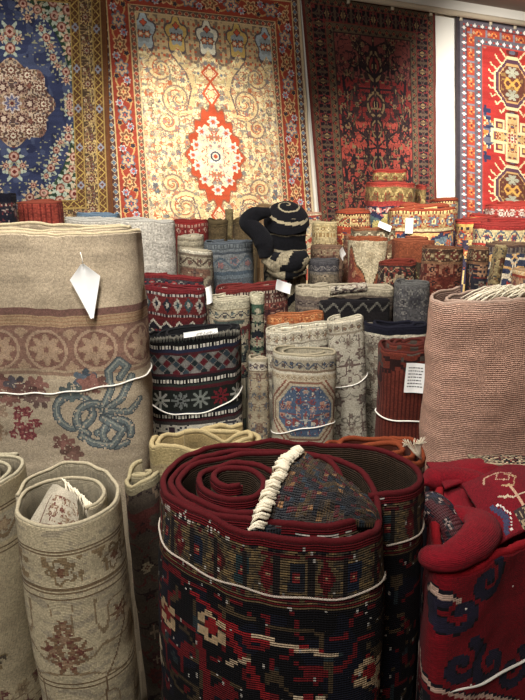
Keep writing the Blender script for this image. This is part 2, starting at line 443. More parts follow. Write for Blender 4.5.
GR = 'rolled rugs standing on the shop floor'
REG = []
def roll(label, x0, x1, yt, Yf, b, pat, yb=None, turns=2.6, t=.012, gap=None, bind=(170, 160, 140), bind_r=None, tele=0.0, lean=(0, 0),
         n=2.8, start=100, cords=(), tags=(), seed=1, wob=.005, k=None, rimn=.006, slope=0.0, mat=None, inner=None, cat='rug', name='rolled_rug', dx=0.0):
    p = at((x0 + x1) / 2, yt, Yf); z = p.z; Yc = Yf + b
    a = (x1 - x0) / 2 / F * depth(Yc, z); X = ((x0 + x1) / 2 - 262.5) / F * depth(Yc, z)
    if k is None: k = .004 if Yf < 1.8 else (.005 if Yf < 2.5 else (.006 if Yf < 3.3 else .008))
    yb = yb or yt + 80
    vf = z - at(262, yb, Yf).z + .12
    if gap is None: gap = min(.035, (b - .012) / max(turns, 1))
    RX, RY = math.radians(lean[0]), math.radians(lean[1])
    E = Euler((RX, RY, 0)); topv = E.to_matrix() @ Vector((0, 0, z))
    root = thing(name, label, cat, (X - topv.x, Yc - topv.y, 0.003), GR if cat == 'rug' else None)
    root.rotation_euler = E
    H = z
    path = oval_path(a - t / 2, b - t / 2, turns, gap, n, start, .012, seed)
    arr = np.array(path[:91]); ds = np.hypot(*(arr[1:] - arr[:-1]).T); cs = np.concatenate([[0], np.cumsum(ds)])
    fi = int(round(((270 - start) % 360) / 4)); u0 = cs[fi]
    tot = cs[-1] + sum(np.hypot(*(np.array(path[91:]) - np.array(path[90:-1])).T)) if len(path) > 91 else cs[-1]
    pts, s, top = strip(root, path, H, pat, k, t, bind, bind_r, vf, u0, min(1, cs[-1] / tot), tele, wob, rimn, seed, (slope, 0), mat, inner)
    for c in cords:
        cord(root, pts, s, H, t, (0, cs[-1]), z - c[0], *c[1:], wob=wob, seed=seed)
    for tg in tags:
        i = int(np.argmin(np.abs(s - (u0 + tg[0])))); i = max(1, min(len(s) - 2, i))
        T = pts[i + 1] - pts[i - 1]; T /= np.hypot(*T); N = (T[1], -T[0])
        pos = (pts[i][0] + N[0] * (t / 2 + wob * .6), pts[i][1] + N[1] * (t / 2 + wob * .6), top[i] - tg[1])
        paper_tag(root, pos, N, *tg[2:])
    REG.append((label[:40], X, Yc, a, b))
    return root, pts, s, top, H, u0

# ------------------------------------------------------------------ room
WA = math.radians(25.0); W0 = Vector((0, 6.05, 0)); WD = Vector((math.cos(WA), math.sin(WA), 0)); WN = Vector((math.sin(WA), -math.cos(WA), 0))
CEIL = 3.52
def wallpt(px, py, off=0.0):
    d = ray(px, py); o = Vector((0, 0, CAMH)); q = W0 + WN * off
    return o + d * ((q - o).dot(WN) / d.dot(WN))
M_wall = plain_material('white_painted_wall', (226, 222, 210), .85, .02, 6, .05)
M_side = plain_material('warm_grey_side_wall', (150, 138, 122), .9, .03, 5, .05)
M_ceil = plain_material('pinkish_grey_ceiling', (160, 141, 132), .9, .03, 4, .05)
def floor_material():
    m = bpy.data.materials.new('dark_floor_boards'); m.use_nodes = True; N = m.node_tree.nodes; L = m.node_tree.links
    b = N['Principled BSDF']; b.inputs['Roughness'].default_value = .5
    tc = N.new('ShaderNodeTexCoord'); br = N.new('ShaderNodeTexBrick'); br.inputs['Scale'].default_value = 3
    br.inputs['Color1'].default_value = (.05, .033, .022, 1); br.inputs['Color2'].default_value = (.035, .022, .015, 1)
    br.inputs['Mortar'].default_value = (.01, .008, .006, 1); br.inputs['Mortar Size'].default_value = .006
    L.new(tc.outputs['Object'], br.inputs['Vector']); L.new(br.outputs[0], b.inputs['Base Color']); return m
A = W0 - WD * 3.6; B = W0 + WD * 5.2; T = .12
cw = [A, B, B - WN * T, A - WN * T]
struct('wall_back', [(p.x, p.y, z) for z in (0, CEIL) for p in cw], [(0, 1, 5, 4), (1, 2, 6, 5), (2, 3, 7, 6), (3, 0, 4, 7), (0, 3, 2, 1), (4, 5, 6, 7)], M_wall)
v, f = boxv(A.x - .1, A.x, -1.6, A.y + .05, 0, CEIL); struct('wall_left', v, f, M_side)
v, f = boxv(B.x, B.x + .1, -1.6, B.y + .1, 0, CEIL); struct('wall_right', v, f, M_side)
v, f = boxv(A.x - .1, B.x + .1, -1.7, -1.6, 0, CEIL); struct('wall_front', v, f, M_side)
v, f = boxv(A.x - .1, B.x + .1, -1.7, B.y + .1, -.1, 0); struct('floor', v, f, floor_material())
v, f = boxv(A.x - .1, B.x + .1, -1.7, B.y + .1, CEIL, CEIL + .1); struct('ceiling', v, f, M_ceil)

# rod along the top of the wall
rod = thing('curtain_rod', 'long pale metal rod fixed to the wall just under the ceiling, rugs clipped along it', 'rod')
rp0 = wallpt(236, -18, .07); rp1 = wallpt(600, 37, .07)
zr = wallpt(455, 13, .07).z
M_rod = plain_material('pale_rod', (196, 182, 158), .4, .03, 20, .05)
ra = Vector((rp0.x, rp0.y, zr)); rb = Vector((rp1.x, rp1.y, zr)); ra = ra - WD * .3
tube('rail', [ra, (ra + rb) / 2, rb], .028, M_rod, rod, 12)
for px in (240, 345, 457, 530):
    q = wallpt(px, 10, .07); q = Vector((q.x, q.y, zr))
    tube('bracket', [q - WN * .07, q - WN * .03, q], .012, M_rod, rod, 8)

# ------------------------------------------------------------------ hanging rugs
def hanging(label, c, Wu, Hu, pat, k, edge_col, off=.035, seed=0, clips=(), step=None):
    """c = corner points TL TR BR BL on the wall plane; pattern works in local units Wu x Hu"""
    TL, TR, BR, BL = [wallpt(x, y, off) for x, y in c]
    base = (BL + BR) / 2; base = Vector((base.x, base.y, max(.12, min(BL.z, BR.z))))
    root = thing('hanging_rug', label, 'rug', (base.x, base.y, 0))
    nu = int((TR - TL).length / k); nv = int((BL - TL).length / k)
    a = np.linspace(0, 1, nu + 1); b = np.linspace(0, 1, nv + 1)
    rows_f = b; back = np.array([1.0, .66, .33, 0.0])
    arr = [np.array(q) - np.array(root.location) for q in (TL, TR, BR, BL)]
    wn = np.array(WN)
    def surf(aa, bb, o):
        A_, B_ = np.meshgrid(aa, bb, indexing='ij')
        P = (arr[0] * ((1 - A_) * (1 - B_))[..., None] + arr[1] * (A_ * (1 - B_))[..., None] + arr[2] * (A_ * B_)[..., None] + arr[3] * ((1 - A_) * B_)[..., None])
        wv = .006 * np.sin(A_ * 17 + seed) * (1 - B_ * .6) + .008 * (vn(A_ * 5, B_ * 5, seed) - .5)
        ed = .010 * (vn(B_ * 14, B_ * 0, seed + 4) - .5) * (A_ > .999)
        return P + wn * (o + wv)[..., None] + np.array(WD) * ed[..., None], A_, B_
    P1, A1, B1 = surf(a, b, 0.0); P2, A2, B2 = surf(a, back, -.008)
    P = np.concatenate([P1, P2], 1); UV = np.stack([np.concatenate([A1, A2], 1) * (TR - TL).length, np.concatenate([B1, B2], 1) * (BL - TL).length], -1)
    UVc = (UV[:-1] + UV[1:]) / 2; fc = (UVc + np.roll(UVc, -1, axis=1)) / 2
    fu = fc[..., 0].reshape(-1); fv = fc[..., 1].reshape(-1)
    rgb = pat(fu / (TR - TL).length * Wu, fv / (BL - TL).length * Hu)
    rgb = finish(rgb, fu, fv, k, seed, .05)
    # note: profile runs front top->bottom, then back bottom->top
    grid_mesh('woven_body', P[::-1], True, rgb.reshape(P.shape[0] - 1, -1, 3)[::-1].reshape(-1, 3), UV[::-1], RUG[.008], root)
    for sd in (0, -1):
        e = P1[sd][::4] ; tube('bound_edge', e + wn * -.003, .009, cmat(edge_col), root, 6)
    for q in clips:
        i = int(q * nu); p = P1[min(i, nu)][0]
        zt = zr - root.location.z
        cl = mesh('hanging_clip', *clip_geo(Vector(p), zt), M_clip, root, True)
    return root
def clip_geo(p, zt):
    V = []; Fc = []
    w1, w2, d = .012, .03, .012
    for (z, wdt) in ((p.z - .05, w2), (p.z + .0, w2 * .8), (max(zt - .0, p.z + .03), w1)):
        for sx, sy in ((-1, -1), (1, -1), (1, 1), (-1, 1)):
            V.append(Vector((p.x, p.y, z)) + WD * (wdt / 2 * sx) + WN * (.008 - sy * d))
    for k in range(2):
        for j in range(4): Fc.append((k * 4 + j, k * 4 + (j + 1) % 4, k * 4 + 4 + (j + 1) % 4, k * 4 + 4 + j))
    Fc += [(3, 2, 1, 0), (8, 9, 10, 11)]
    return V, Fc
M_clip = plain_material('cream_plastic_clip', (205, 192, 165), .5, .03, 30, .05)

def disc(u, v, x, y, rx, ry, lob=0, amp=.12, ph=0):
    dx = (u - x) / rx; dy = (v - y) / ry; r = np.hypot(dx, dy)
    if lob: r = r / (1 + amp * np.cos(lob * np.arctan2(dy, dx) + ph))
    return r
def pat_cream(x, y):
    W_, cx, cy = 200, 100, 159
    RED = (158, 62, 44); CR = (240, 222, 166); DK = (70, 58, 56); BL = (96, 116, 138); TA = (150, 128, 104); GD = (206, 160, 76); LB = (170, 186, 190)
    rgb = np.empty((len(x), 3)); rgb[:] = CR
    e = np.minimum(x, W_ - x); et = np.minimum(e, np.minimum(y, 340 - y)); xm = np.abs(x - cx)
    field = et > 34
    floral(rgb, xm, y, ((150, 130, 118), (196, 110, 70), (214, 190, 130), BL, (120, 104, 84), (206, 150, 110), (170, 160, 130)), 6.2, 4, field, mirror=None, dens=.85, vine=.045)
    yy = np.abs(y - cy)
    # edge lobes of the field
    cor = field & (xm > 50 + 10 * np.sin(y / 11.0)) & (vn(xm / 5, y / 5, 9) > .45); rgb[cor & (vn(xm / 2, y / 2, 19) > .5)] = (198, 180, 150)
    # big curling leaves, four ways
    for (sx, sy, r0, a0, tn) in ((33, 52, 15, -2.4, 1.5), (47, 78, 11, 1.2, -1.3), (30, 100, 10, .4, 1.2), (44, 30, 9, 2.8, 1.3)):
        ps = spiral_pts(sx, sy, r0, 2, a0, tn)
        seg(rgb, xm, yy, ps, 2.6, (232, 206, 146), field); 
        for o_, c_ in ((2.7, (146, 122, 104)),):
            ps2 = spiral_pts(sx, sy, r0 + o_, 2 + o_ * .4, a0, tn); seg(rgb, xm, yy, ps2, .85, c_, field)
            ps3 = spiral_pts(sx, sy, max(r0 - o_, 1), 1, a0, tn); seg(rgb, xm, yy, ps3, .6, (196, 104, 66), field)
    ps = [(33 + 15 * math.cos(-2.4), 52 + 15 * math.sin(-2.4)), (16, 62), (20, 76), (34, 92), (40, 110)]
    seg(rgb, xm, yy, ps, 3.0, (226, 200, 140), field); seg(rgb, xm, yy, [(p[0] + 3, p[1]) for p in ps], .8, (120, 100, 92), field)
    floral(rgb, xm, y, ((196, 170, 120), (206, 120, 80), (150, 140, 120), (120, 120, 128), (224, 200, 140)), 5.0, 44, field, mirror=None, dens=.5, vine=.02)
    # central medallion
    th = np.arctan2(yy / 47, xm / 26)
    rr = np.abs(x - cx) / 27 * .86 + 0; rad = (np.abs((x - cx) / 26) ** 1.45 + np.abs((y - cy) / 47) ** 1.45) ** (1 / 1.45)
    lob = 1 + .07 * np.cos(th * 16)
    rgb[(rad < 1.08 * lob)] = (150, 96, 70); rgb[(rad < 1.03 * lob)] = (196, 78, 44)
    inn = rad < .74 * (1 + .1 * np.cos(th * 12)); rgb[inn] = (236, 216, 176)
    floral(rgb, xm, yy, ((200, 96, 62), (150, 150, 150), (214, 110, 70), (160, 120, 90)), 6, 12, rad < .66, mirror=None, dens=.9)
    for (px_, py_, r) in ((0, 33, 5), (18, 10, 4.5), (12, 23, 4.5), (22, 0, 4)):
        rosette(rgb, xm - px_, yy - py_, r, ((244, 228, 190), (190, 190, 190), (206, 90, 50)), 6)
    r = disc(x, y, cx, cy, 7, 7, 8, .1); rgb[r < 1] = (238, 224, 196); r = np.hypot(x - cx, y - cy)
    rgb[(r < 5) & (r > 3.4)] = (70, 76, 96); rgb[(r < 2)] = (200, 80, 50)
    # pendants
    for yp, hh in ((59, 13), (78, 9)):
        q = xm / 9 + np.abs(yy - yp) / hh; rgb[(q < 1) & field] = (206, 86, 50); rgb[(q < .72)] = (240, 220, 176); rosette(rgb, xm, yy - yp, 4.5, ((196, 76, 48), (240, 210, 150)), 6, field)
    # row of vases and cloud band at the head of the field
    top = field & (y < 62); bot = field & (y > 282)
    for ymask, yc in ((top, 48), (bot, 296)):
        zz = np.abs(per(x - cx, 30)) / 15
        edge = (62 + 12 - 20 * zz) if yc == 48 else None
        reg = ymask if yc != 48 else field & (y < 60 + 14 * np.abs(np.sin((x - cx) * PI / 30)))
        rgb[reg] = (196, 168, 120); rgb[reg & (vn(xm / 2.5, y / 2.5, 3) > .62)] = (130, 112, 92)
        rgb[reg & (np.abs(per(y, 6)) < 1) & (np.abs(per(x, 5)) < 1)] = (190, 90, 56)
        rc = np.array([LB, (204, 170, 90), (226, 222, 196)], float); kk = np.abs(np.round((x - cx) / 30)).astype(int)
        d = x - cx - np.round((x - cx) / 30) * 30
        q = disc(d, y, 0, yc + 2, 9.5, 15, 5, .18, PI / 2)
        m_ = (q < 1.1) & reg; rgb[m_] = (96, 84, 84); m_ = (q < .95) & reg; rgb[m_] = rc[(2 - kk[m_]) % 3]
        m_ = (q < .62) & reg; rgb[m_] = (150, 160, 160)
        rosette(rgb, np.abs(d) - 3, y - yc - 4, 3.4, (DK, (200, 110, 70), (230, 210, 170)), 6, reg); rosette(rgb, d, y - yc + 6, 3, (DK, (206, 90, 60)), 4, reg)
    # borders
    def along():
        v_side = y; return np.where(e <= np.minimum(y, 340 - y), y, x)
    s = along()
    b0 = et < 34; rgb[b0] = DK
    def ring(a0, a1, c): rgb[(et >= a0) & (et < a1)] = c
    ring(0, 2.5, (188, 164, 128)); ring(2.5, 9, (90, 58, 52)); ring(9, 27.5, RED); ring(27.5, 34, (108, 84, 70)); ring(33, 34.2, (206, 180, 130))
    ring(8.2, 9, (196, 164, 110)); ring(27.5, 28.3, (196, 164, 110))
    m_ = (et > 3) & (et < 8); rosette(rgb, per(s, 7), et - 5.6, 2.3, ((206, 176, 128), (90, 110, 130)), 4, m_)
    m_ = (et > 28.5) & (et < 33); rosette(rgb, per(s, 6.5), et - 30.8, 2.1, ((206, 184, 140), (170, 70, 50)), 4, m_)
    m_ = (et > 9) & (et < 27.5); dvv = et - 18.2
    rgb[m_ & (np.abs(dvv - 6 * np.sin(2 * PI * s / 42)) < .8)] = (60, 44, 40)
    rgb[m_ & (np.abs(dvv + 6 * np.sin(2 * PI * s / 42)) < .7)] = (196, 150, 90)
    for o_, c_, r_ in ((0, ((212, 170, 116), (128, 80, 56), (214, 170, 110), (180, 60, 40)), 5.6), (21, ((104, 118, 128), (206, 164, 120), (70, 88, 110), (200, 80, 50)), 5.6)):
        rosette(rgb, per(s + o_, 42) * .85, dvv, r_, c_, 6, m_)
    for o_ in (10.5, 31.5):
        rosette(rgb, per(s + o_, 42), dvv - 4 * (1 if o_ < 20 else -1), 3.0, ((214, 196, 176), (110, 130, 160), (190, 70, 50)), 7, m_)
        rosette(rgb, per(s + o_ + 3, 42), dvv + 5 * (1 if o_ < 20 else -1), 2.6, ((200, 150, 84), (60, 50, 60)), 5, m_)
    return rgb
hanging('large hanging rug with cream field, red medallion and red flowered border', [(94, -34), (298, -7), (322, 330), (119, 330)], 200, 340, pat_cream, .0052, (176, 160, 132), seed=3)

def pat_blue(x, y):
    W_, cx, cy = 196, 98, 133
    H_ = 266
    rgb = np.empty((len(x), 3)); rgb[:] = (56, 64, 98)
    rgb[vn(x / 9, y / 9, 4) > .62] = (74, 84, 116); rgb[vn(x / 6, y / 11, 5) > .72] = (46, 52, 82)
    e = np.minimum(x, W_ - x); et = np.minimum(e, np.minimum(y, H_ - y)); xm = np.abs(x - cx); ym = np.abs(y - cy)
    field = et > 37
    gr = field & ((xm / 64) ** 2 + (ym / 104) ** 2 > .92); rgb[gr] = (46, 66, 48); rgb[gr & (vn(x / 3, y / 3, 8) > .6)] = (60, 84, 60)
    C = ((196, 170, 140), (120, 66, 56), (150, 100, 80), (224, 204, 170))
    # central medallion
    rad = np.hypot(x - cx, (y - cy) * 1.02)
    a = np.arctan2(y - cy, x - cx)
    md = rad < 40 * (1 + .08 * np.cos(8 * a))
    rgb[md] = (92, 70, 62)
    floral(rgb, xm, ym, ((196, 168, 136), (150, 110, 92), (120, 66, 56), (206, 190, 170), (90, 84, 90), (160, 130, 90)), 5.5, 3, md, mirror=None, dens=1, vine=.07)
    for i in range(12):
        an = i * PI / 6
        rosette(rgb, x - cx - 31 * math.cos(an), y - cy - 31 * math.sin(an), 6.5, ((206, 184, 156), (110, 70, 58), (226, 210, 180), (120, 60, 50)), 8)
        if i % 2 == 0: rosette(rgb, x - cx - 17 * math.cos(an), y - cy - 17 * math.sin(an), 6, ((170, 140, 120), (84, 50, 48), (210, 186, 160)), 7)
    rosette(rgb, x - cx, y - cy, 8, ((206, 190, 176), (100, 100, 130), (190, 160, 130), (100, 50, 50)), 8)
    # pendants above and below, sprays, corner blossoms
    for (px_, py_, r) in ((0, 51, 7), (0, 66, 8), (8, 60, 4), (36, 63, 6), (31, 71, 4), (40, 55, 4), (55, 32, 6), (55, 24, 4), (58, 8, 5), (57, 2, 4), (57, -5, 3.5), (42, 45, 5), (47, 38, 4),
                         (28, 88, 6.5), (35, 82, 4), (14, 92, 6), (45, 84, 7), (52, 74, 7), (58, 64, 6), (60, 52, 6.5), (22, 103, 6), (44, 97, 8), (59, 90, 8), (34, 108, 6.5), (8, 108, 7), (55, 110, 7), (60, 102, 5), (64, 78, 6), (18, 80, 4)):
        for sgx in (1,):
            dx, dy = xm - px_, ym - py_
            aa = np.arctan2(dy, dx); rr = np.hypot(dx, dy)
            star = rr < r * (.95 + .5 * np.cos(7 * aa)); rgb[star & field] = (206, 184, 150) if (px_ + py_) % 3 else (178, 190, 170)
            rgb[(rr < r * .72) & field] = (140, 84, 68); rgb[(rr < r * .5) & field] = (204, 160, 140); rgb[(rr < r * .25) & field] = (110, 44, 40)
    rgb[field & (vn(xm / 2.2, ym / 2.2, 31) > .84) & (rad > 46)] = (150, 150, 120)
    # borders
    s = np.where(e <= np.minimum(y, H_ - y), y, x)
    def ring(a0, a1, c): rgb[(et >= a0) & (et < a1)] = c
    ring(0, 4.5, (104, 64, 38)); ring(4.5, 37, (84, 66, 48)); ring(4.5, 6, (160, 130, 70)); ring(6, 13.5, (96, 62, 38)); ring(13.5, 14.8, (164, 134, 72)); ring(27, 28.5, (164, 134, 72)); ring(28.5, 35.5, (98, 64, 40)); ring(35.5, 37, (164, 134, 72))
    for c0 in (9.8, 32):
        m_ = (et > c0 - 3.7) & (et < c0 + 3.7)
        t1 = np.abs(per(s, 13)) / 6.5 * 7 - 3.5
        rgb[m_ & (np.abs(et - c0 - t1) < .7)] = (190, 158, 78); rgb[m_ & (np.abs(et - c0 + t1) < .5)] = (160, 128, 66)
        rosette(rgb, per(s, 39), et - c0, 3.6, ((120, 128, 140), (150, 150, 160), (110, 60, 40)), 4, m_)
    m_ = (et > 14.8) & (et < 27)
    floral(rgb, s, et, ((196, 168, 104), (150, 120, 84), (110, 60, 50), (120, 116, 104), (200, 180, 140)), 4.2, 22, m_, mirror=30, dens=.85, vine=.06)
    rosette(rgb, per(s, 32), et - 21, 6, ((190, 160, 100), (96, 60, 46), (170, 150, 120), (120, 50, 44)), 8, m_)
    return rgb
hanging('hanging rug at the far left with blue field, round medallion and gold border', [(-102, -58), (103, -33), (113, 232), (-92, 245)], 196, 266, pat_blue, .0052, (100, 62, 36), off=.05, seed=5)

def pat_darkred(x, y):
    W_, H_, cx = 132, 260, 68
    cx = 66
    rgb = np.empty((len(x), 3)); rgb[:] = (158, 70, 58)
    # abrash down the field; the dimmer light at its top is painted in too
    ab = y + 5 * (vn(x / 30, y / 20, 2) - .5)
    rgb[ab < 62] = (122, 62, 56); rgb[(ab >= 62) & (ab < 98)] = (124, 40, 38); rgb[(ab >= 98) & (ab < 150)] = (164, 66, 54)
    e = np.minimum(x, W_ - x); et = np.minimum(e, np.minimum(y, H_ - y)); xm = np.abs(x - cx)
    field = et > 28
    D = (40, 30, 34); G = (128, 104, 72)
    ys = y - 121; yy = np.abs(ys)
    # palmettes on the axis and mirrored branches
    for py_, ry, rx in ((-69, 16, 10), (-37, 14, 12), (-16, 10, 7), (16, 11, 8), (42, 12, 12), (74, 14, 10), (110, 14, 12)):
        dy = ys - py_; q = np.hypot((x - cx) / rx, dy / ry)
        a = np.arctan2(dy / ry, (x - cx) / rx)
        rgb[field & (q < 1 + .15 * np.cos(10 * a))] = D; rgb[field & (np.abs(q - .72) < .09)] = G; rgb[field & (q < .5)] = (120, 48, 44); rgb[field & (q < .3)] = D; rgb[field & (np.hypot((x - cx) / rx, dy / ry * .6) < .16)] = (176, 150, 100)
    rgb[field & (xm < 1.3)] = D
    for (bx, by, tx, ty) in ((0, -60, 18, -84), (0, -60, 22, -70), (4, -50, 30, -44), (6, -40, 28, -24), (30, -44, 27, -62), (28, -24, 34, -8), (0, 0, 14, -10), (0, 0, 14, 10), (14, 10, 30, 16), (14, -10, 30, -18),
                             (30, 16, 33, 34), (30, -18, 33, -34), (0, 30, 18, 26), (18, 26, 28, 44), (0, 56, 20, 62), (20, 62, 32, 54), (20, 62, 30, 80), (0, 70, 14, 90), (0, 30, 14, 44), (0, 96, 24, 100), (0, -84, 20, -90), (24, 100, 32, 84)):
        seg(rgb, xm, ys, [(bx, by), ((bx + tx) / 2 + 3, (by + ty) / 2 - 3), (tx, ty)], .9, D, field)
        seg(rgb, xm, ys, [(tx - 3, ty - 6), (tx + 1, ty), (tx - 3, ty + 6)], 1.0, D, field)
        seg(rgb, xm, ys, [(tx - 6, ty - 3), (tx - 4, ty + 4)], 1.1, (84, 66, 50), field)
        rosette(rgb, xm - tx, ys - ty, 3.4, (D, G, (130, 46, 42), D), 6, field)
        seg(rgb, xm, ys, [((bx + tx) / 2 + 4, (by + ty) / 2 - 6), ((bx + tx) / 2 + 3, (by + ty) / 2 + 5)], 1.2, D, field)
    floral(rgb, xm, ys, (D, (60, 40, 40), (56, 38, 36), G), 6.5, 41, field & (xm > 7), mirror=None, dens=.45, vine=.03)
    sp = field & (vn(xm / 2.2, ys / 2.6, 17) > .76); rgb[sp] = (56, 38, 38); rgb[field & (vn(xm / 2.4, ys / 2.8, 19) > .87)] = G
    s = np.where(e <= np.minimum(y, H_ - y), y, x)
    def ring(a0, a1, c): rgb[(et >= a0) & (et < a1)] = c
    ring(0, 2, (110, 50, 42)); ring(2, 8, (92, 76, 56)); ring(8, 20, (34, 28, 32)); ring(20, 28, (96, 80, 60)); ring(7.4, 8.4, (120, 56, 46)); ring(19.6, 20.5, (120, 56, 46)); ring(27, 28, (60, 40, 38))
    for c0, hh in ((5, 2.4), (23.8, 2.8)):
        m_ = (et > c0 - 3) & (et < c0 + 3.2); rgb[m_ & (np.abs(et - c0 - (np.abs(per(s, 7)) / 3.5 * 4 - 2)) < 1)] = (48, 38, 38); rosette(rgb, per(s, 7), et - c0, 1.6, ((140, 110, 70), (120, 46, 40)), 4, m_)
    m_ = (et > 8.4) & (et < 19.6)
    rosette(rgb, per(s, 15), et - 14, 5.2, ((126, 48, 46), (40, 32, 36), (150, 120, 76)), 6, m_)
    rosette(rgb, per(s + 7.5, 15), et - 14, 3.2, ((96, 80, 66), (60, 36, 38)), 4, m_)
    rgb[m_ & (np.abs(per(s + 3.7, 7.5)) < .9)] = (92, 72, 56)
    return rgb
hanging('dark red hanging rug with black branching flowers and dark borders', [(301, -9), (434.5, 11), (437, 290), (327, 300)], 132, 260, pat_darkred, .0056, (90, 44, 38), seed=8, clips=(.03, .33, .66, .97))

def pat_geo(x, y):
    W_, H_, cx = 118, 300, 54
    rgb = np.empty((len(x), 3)); rgb[:] = (180, 46, 40)
    qx = np.floor(x / 1.0) + .5; qy = np.floor(y / 1.0) + .5
    e = np.minimum(qx, W_ - 10 - qx); et = np.minimum(e, np.minimum(qy, H_ - qy)); xm = np.abs(qx - cx)
    field = et > 25
    GB = (100, 100, 114); NV = (50, 54, 84); CR = (232, 206, 150); OR = (216, 120, 50)
    # stepped blue side panels
    pa = per(qy - 57 + 52, 104); side = field & (xm > 17 + 16 * np.clip(1.55 - np.abs(np.abs(pa)) / 22, 0, 1) - 0) & (xm > 20)
    stp = field & (xm > 26 - np.clip((np.floor((np.abs(per(qy - 5, 104))) / 5) * 5 - 30) * .8, -8, 12))
    rgb[stp] = GB
    rgb[stp & (np.abs(per(qy, 9)) < 1.3)] = NV; rosette(rgb, per(qx, 10), per(qy, 13), 3.6, (CR, OR, (150, 40, 40)), 4, stp)
    rgb[stp & (vn(xm / 2.5, qy / 2.5, 4) > .76)] = OR
    # hexagons with hooks at 57 and 161, cross in between
    for yc in (57, 165, 273):
        dy = np.abs(qy - yc); hx = np.maximum(xm / 18 * .9 + np.maximum(dy - 8, 0) / 26, dy / 27)
        for i in range(9):
            yy_ = yc - 24 + i * 6; w_ = 17 if abs(yy_ - yc) < 12 else 17 - (abs(yy_ - yc) - 10) * .75
            seg(rgb, xm, qy, [(w_, yy_), (w_ + 5, yy_ + (yy_ - yc) * .25), (w_ + 6.5, yy_ + (yy_ - yc) * .25 - 2.5)], .75, CR, field)
        rgb[field & (hx < .95)] = CR; rgb[field & (hx < .86)] = (96, 60, 76); rgb[field & (hx < .70)] = (206, 160, 96); rgb[field & (hx < .64)] = (104, 56, 44); rgb[field & (hx < .6) & (vn(qx / 2, qy / 2, 5) > .7)] = (150, 110, 60)
        a = np.arctan2(qy - yc, qx - cx); 
        for s_ in (-11, 11):
            q = disc(qx, qy, cx, yc + s_, 7, 6); rgb[field & (q < np.abs(np.cos(3 * np.arctan2(qy - yc - s_, qx - cx))) ** .5) & (q < 1)] = (168, 166, 140)
        seg(rgb, xm, qy, [(0, yc), (5, yc - 5), (8, yc), (5, yc + 5), (0, yc)], 1, (222, 160, 70), field)
        for s_ in (-30, 30):
            q = np.hypot(xm / 6, (qy - yc - s_) / 4); rgb[field & (q < 1)] = (100, 40, 36); rgb[field & (q < .5)] = GB
    for yc in (111, 219):
        dx, dy = xm, np.abs(qy - yc)
        cr = ((dx < 7) & (dy < 25)) | ((dy < 7) & (dx < 22)) | ((dx < 19) & (dx > 8) & (dy < 17) & (dy > 6))
        q = dx + dy * .8
        rgb[field & cr] = CR; rgb[field & (((dx < 5.5) & (dy < 22)) | ((dy < 5.5) & (dx < 20)))] = (208, 164, 96)
        rgb[field & ((dx < 17) & (dx > 10) & (dy < 15) & (dy > 8))] = (120, 50, 60)
        rgb[field & (q > 26) & cr & (dx < 8)] = (190, 60, 44)
        floral(rgb, dx, dy, ((150, 60, 44), (206, 170, 110), (90, 80, 90)), 4, 5, field & (((dx < 5) & (dy < 21)) | ((dy < 5) & (dx < 19))), mirror=None, dens=.9, vine=.08)
        rgb[field & (np.abs(dx - 13) < 1.6) & (np.abs(dy - 11) < 1.6)] = (214, 170, 90)
        rosette(rgb, qx - cx, qy - yc, 6, ((226, 200, 150), (170, 60, 60), (236, 220, 180), (60, 60, 90)), 8, field)
        rgb[field & (dx > 22) & (dx < 33) & (np.abs(dy - 24) < 1.6)] = NV; rgb[field & (np.abs(dx - 27) < 1.4) & (np.abs(dy - 24) < 5)] = NV
    s = np.where(e <= np.minimum(qy, H_ - qy), qy, qx)
    def ring(a0, a1, c): rgb[(et >= a0) & (et < a1)] = c
    ring(0, 3.5, (60, 54, 60)); ring(3.5, 10, (100, 92, 100)); ring(10, 17.5, (178, 66, 42)); ring(17.5, 25, (100, 94, 102)); ring(24, 25, (190, 64, 50)); ring(9.4, 10.2, (120, 44, 44))
    for c0 in (6.8, 21):
        m_ = (et > c0 - 3) & (et < c0 + 3); rosette(rgb, per(s, 7), et - c0, 1.5, ((228, 222, 210),), 4, m_)
        rosette(rgb, per(s + 3.5, 7), et - c0, 1.3, ((170, 60, 50),), 4, m_)
    m_ = (et > 10.2) & (et < 17.3)
    rosette(rgb, per(s, 14), et - 13.8, 2.7, ((214, 150, 84), (206, 90, 40), (110, 44, 50)), 4, m_); rosette(rgb, per(s + 4.7, 14), et - 13.8, 1.6, ((150, 90, 60), (190, 150, 110)), 4, m_)
    rgb[m_ & (np.abs(per(s + 7, 14)) < 1.2)] = (128, 120, 130)
    return rgb
hanging('bright red and grey-blue hanging rug with hooked cream hexagons, at the right edge', [(456.5, 15), (572, 33), (572, 320), (457, 300)], 118, 300, pat_geo, .0062, (64, 54, 56), seed=9, clips=(.03, .27, .48, .75))

# ------------------------------------------------------------------
# ------------------------------------------------------------------ rolled rugs: colours shared by their patterns
CRM = (206, 196, 170); CRG = (184, 176, 154); BEI = (178, 164, 140); TAN = (150, 128, 98); GRY = (128, 124, 116); DKG = (62, 60, 60); BLK = (24, 22, 26); NAV = (32, 34, 52)
MAR = (96, 26, 26); RED = (164, 34, 32); RST = (140, 62, 36); ORG = (196, 86, 44); GLD = (206, 164, 88); OLV = (112, 96, 60); SLB = (88, 104, 118); WHT = (222, 216, 200); BRN = (92, 58, 42); PNK = (186, 120, 104)

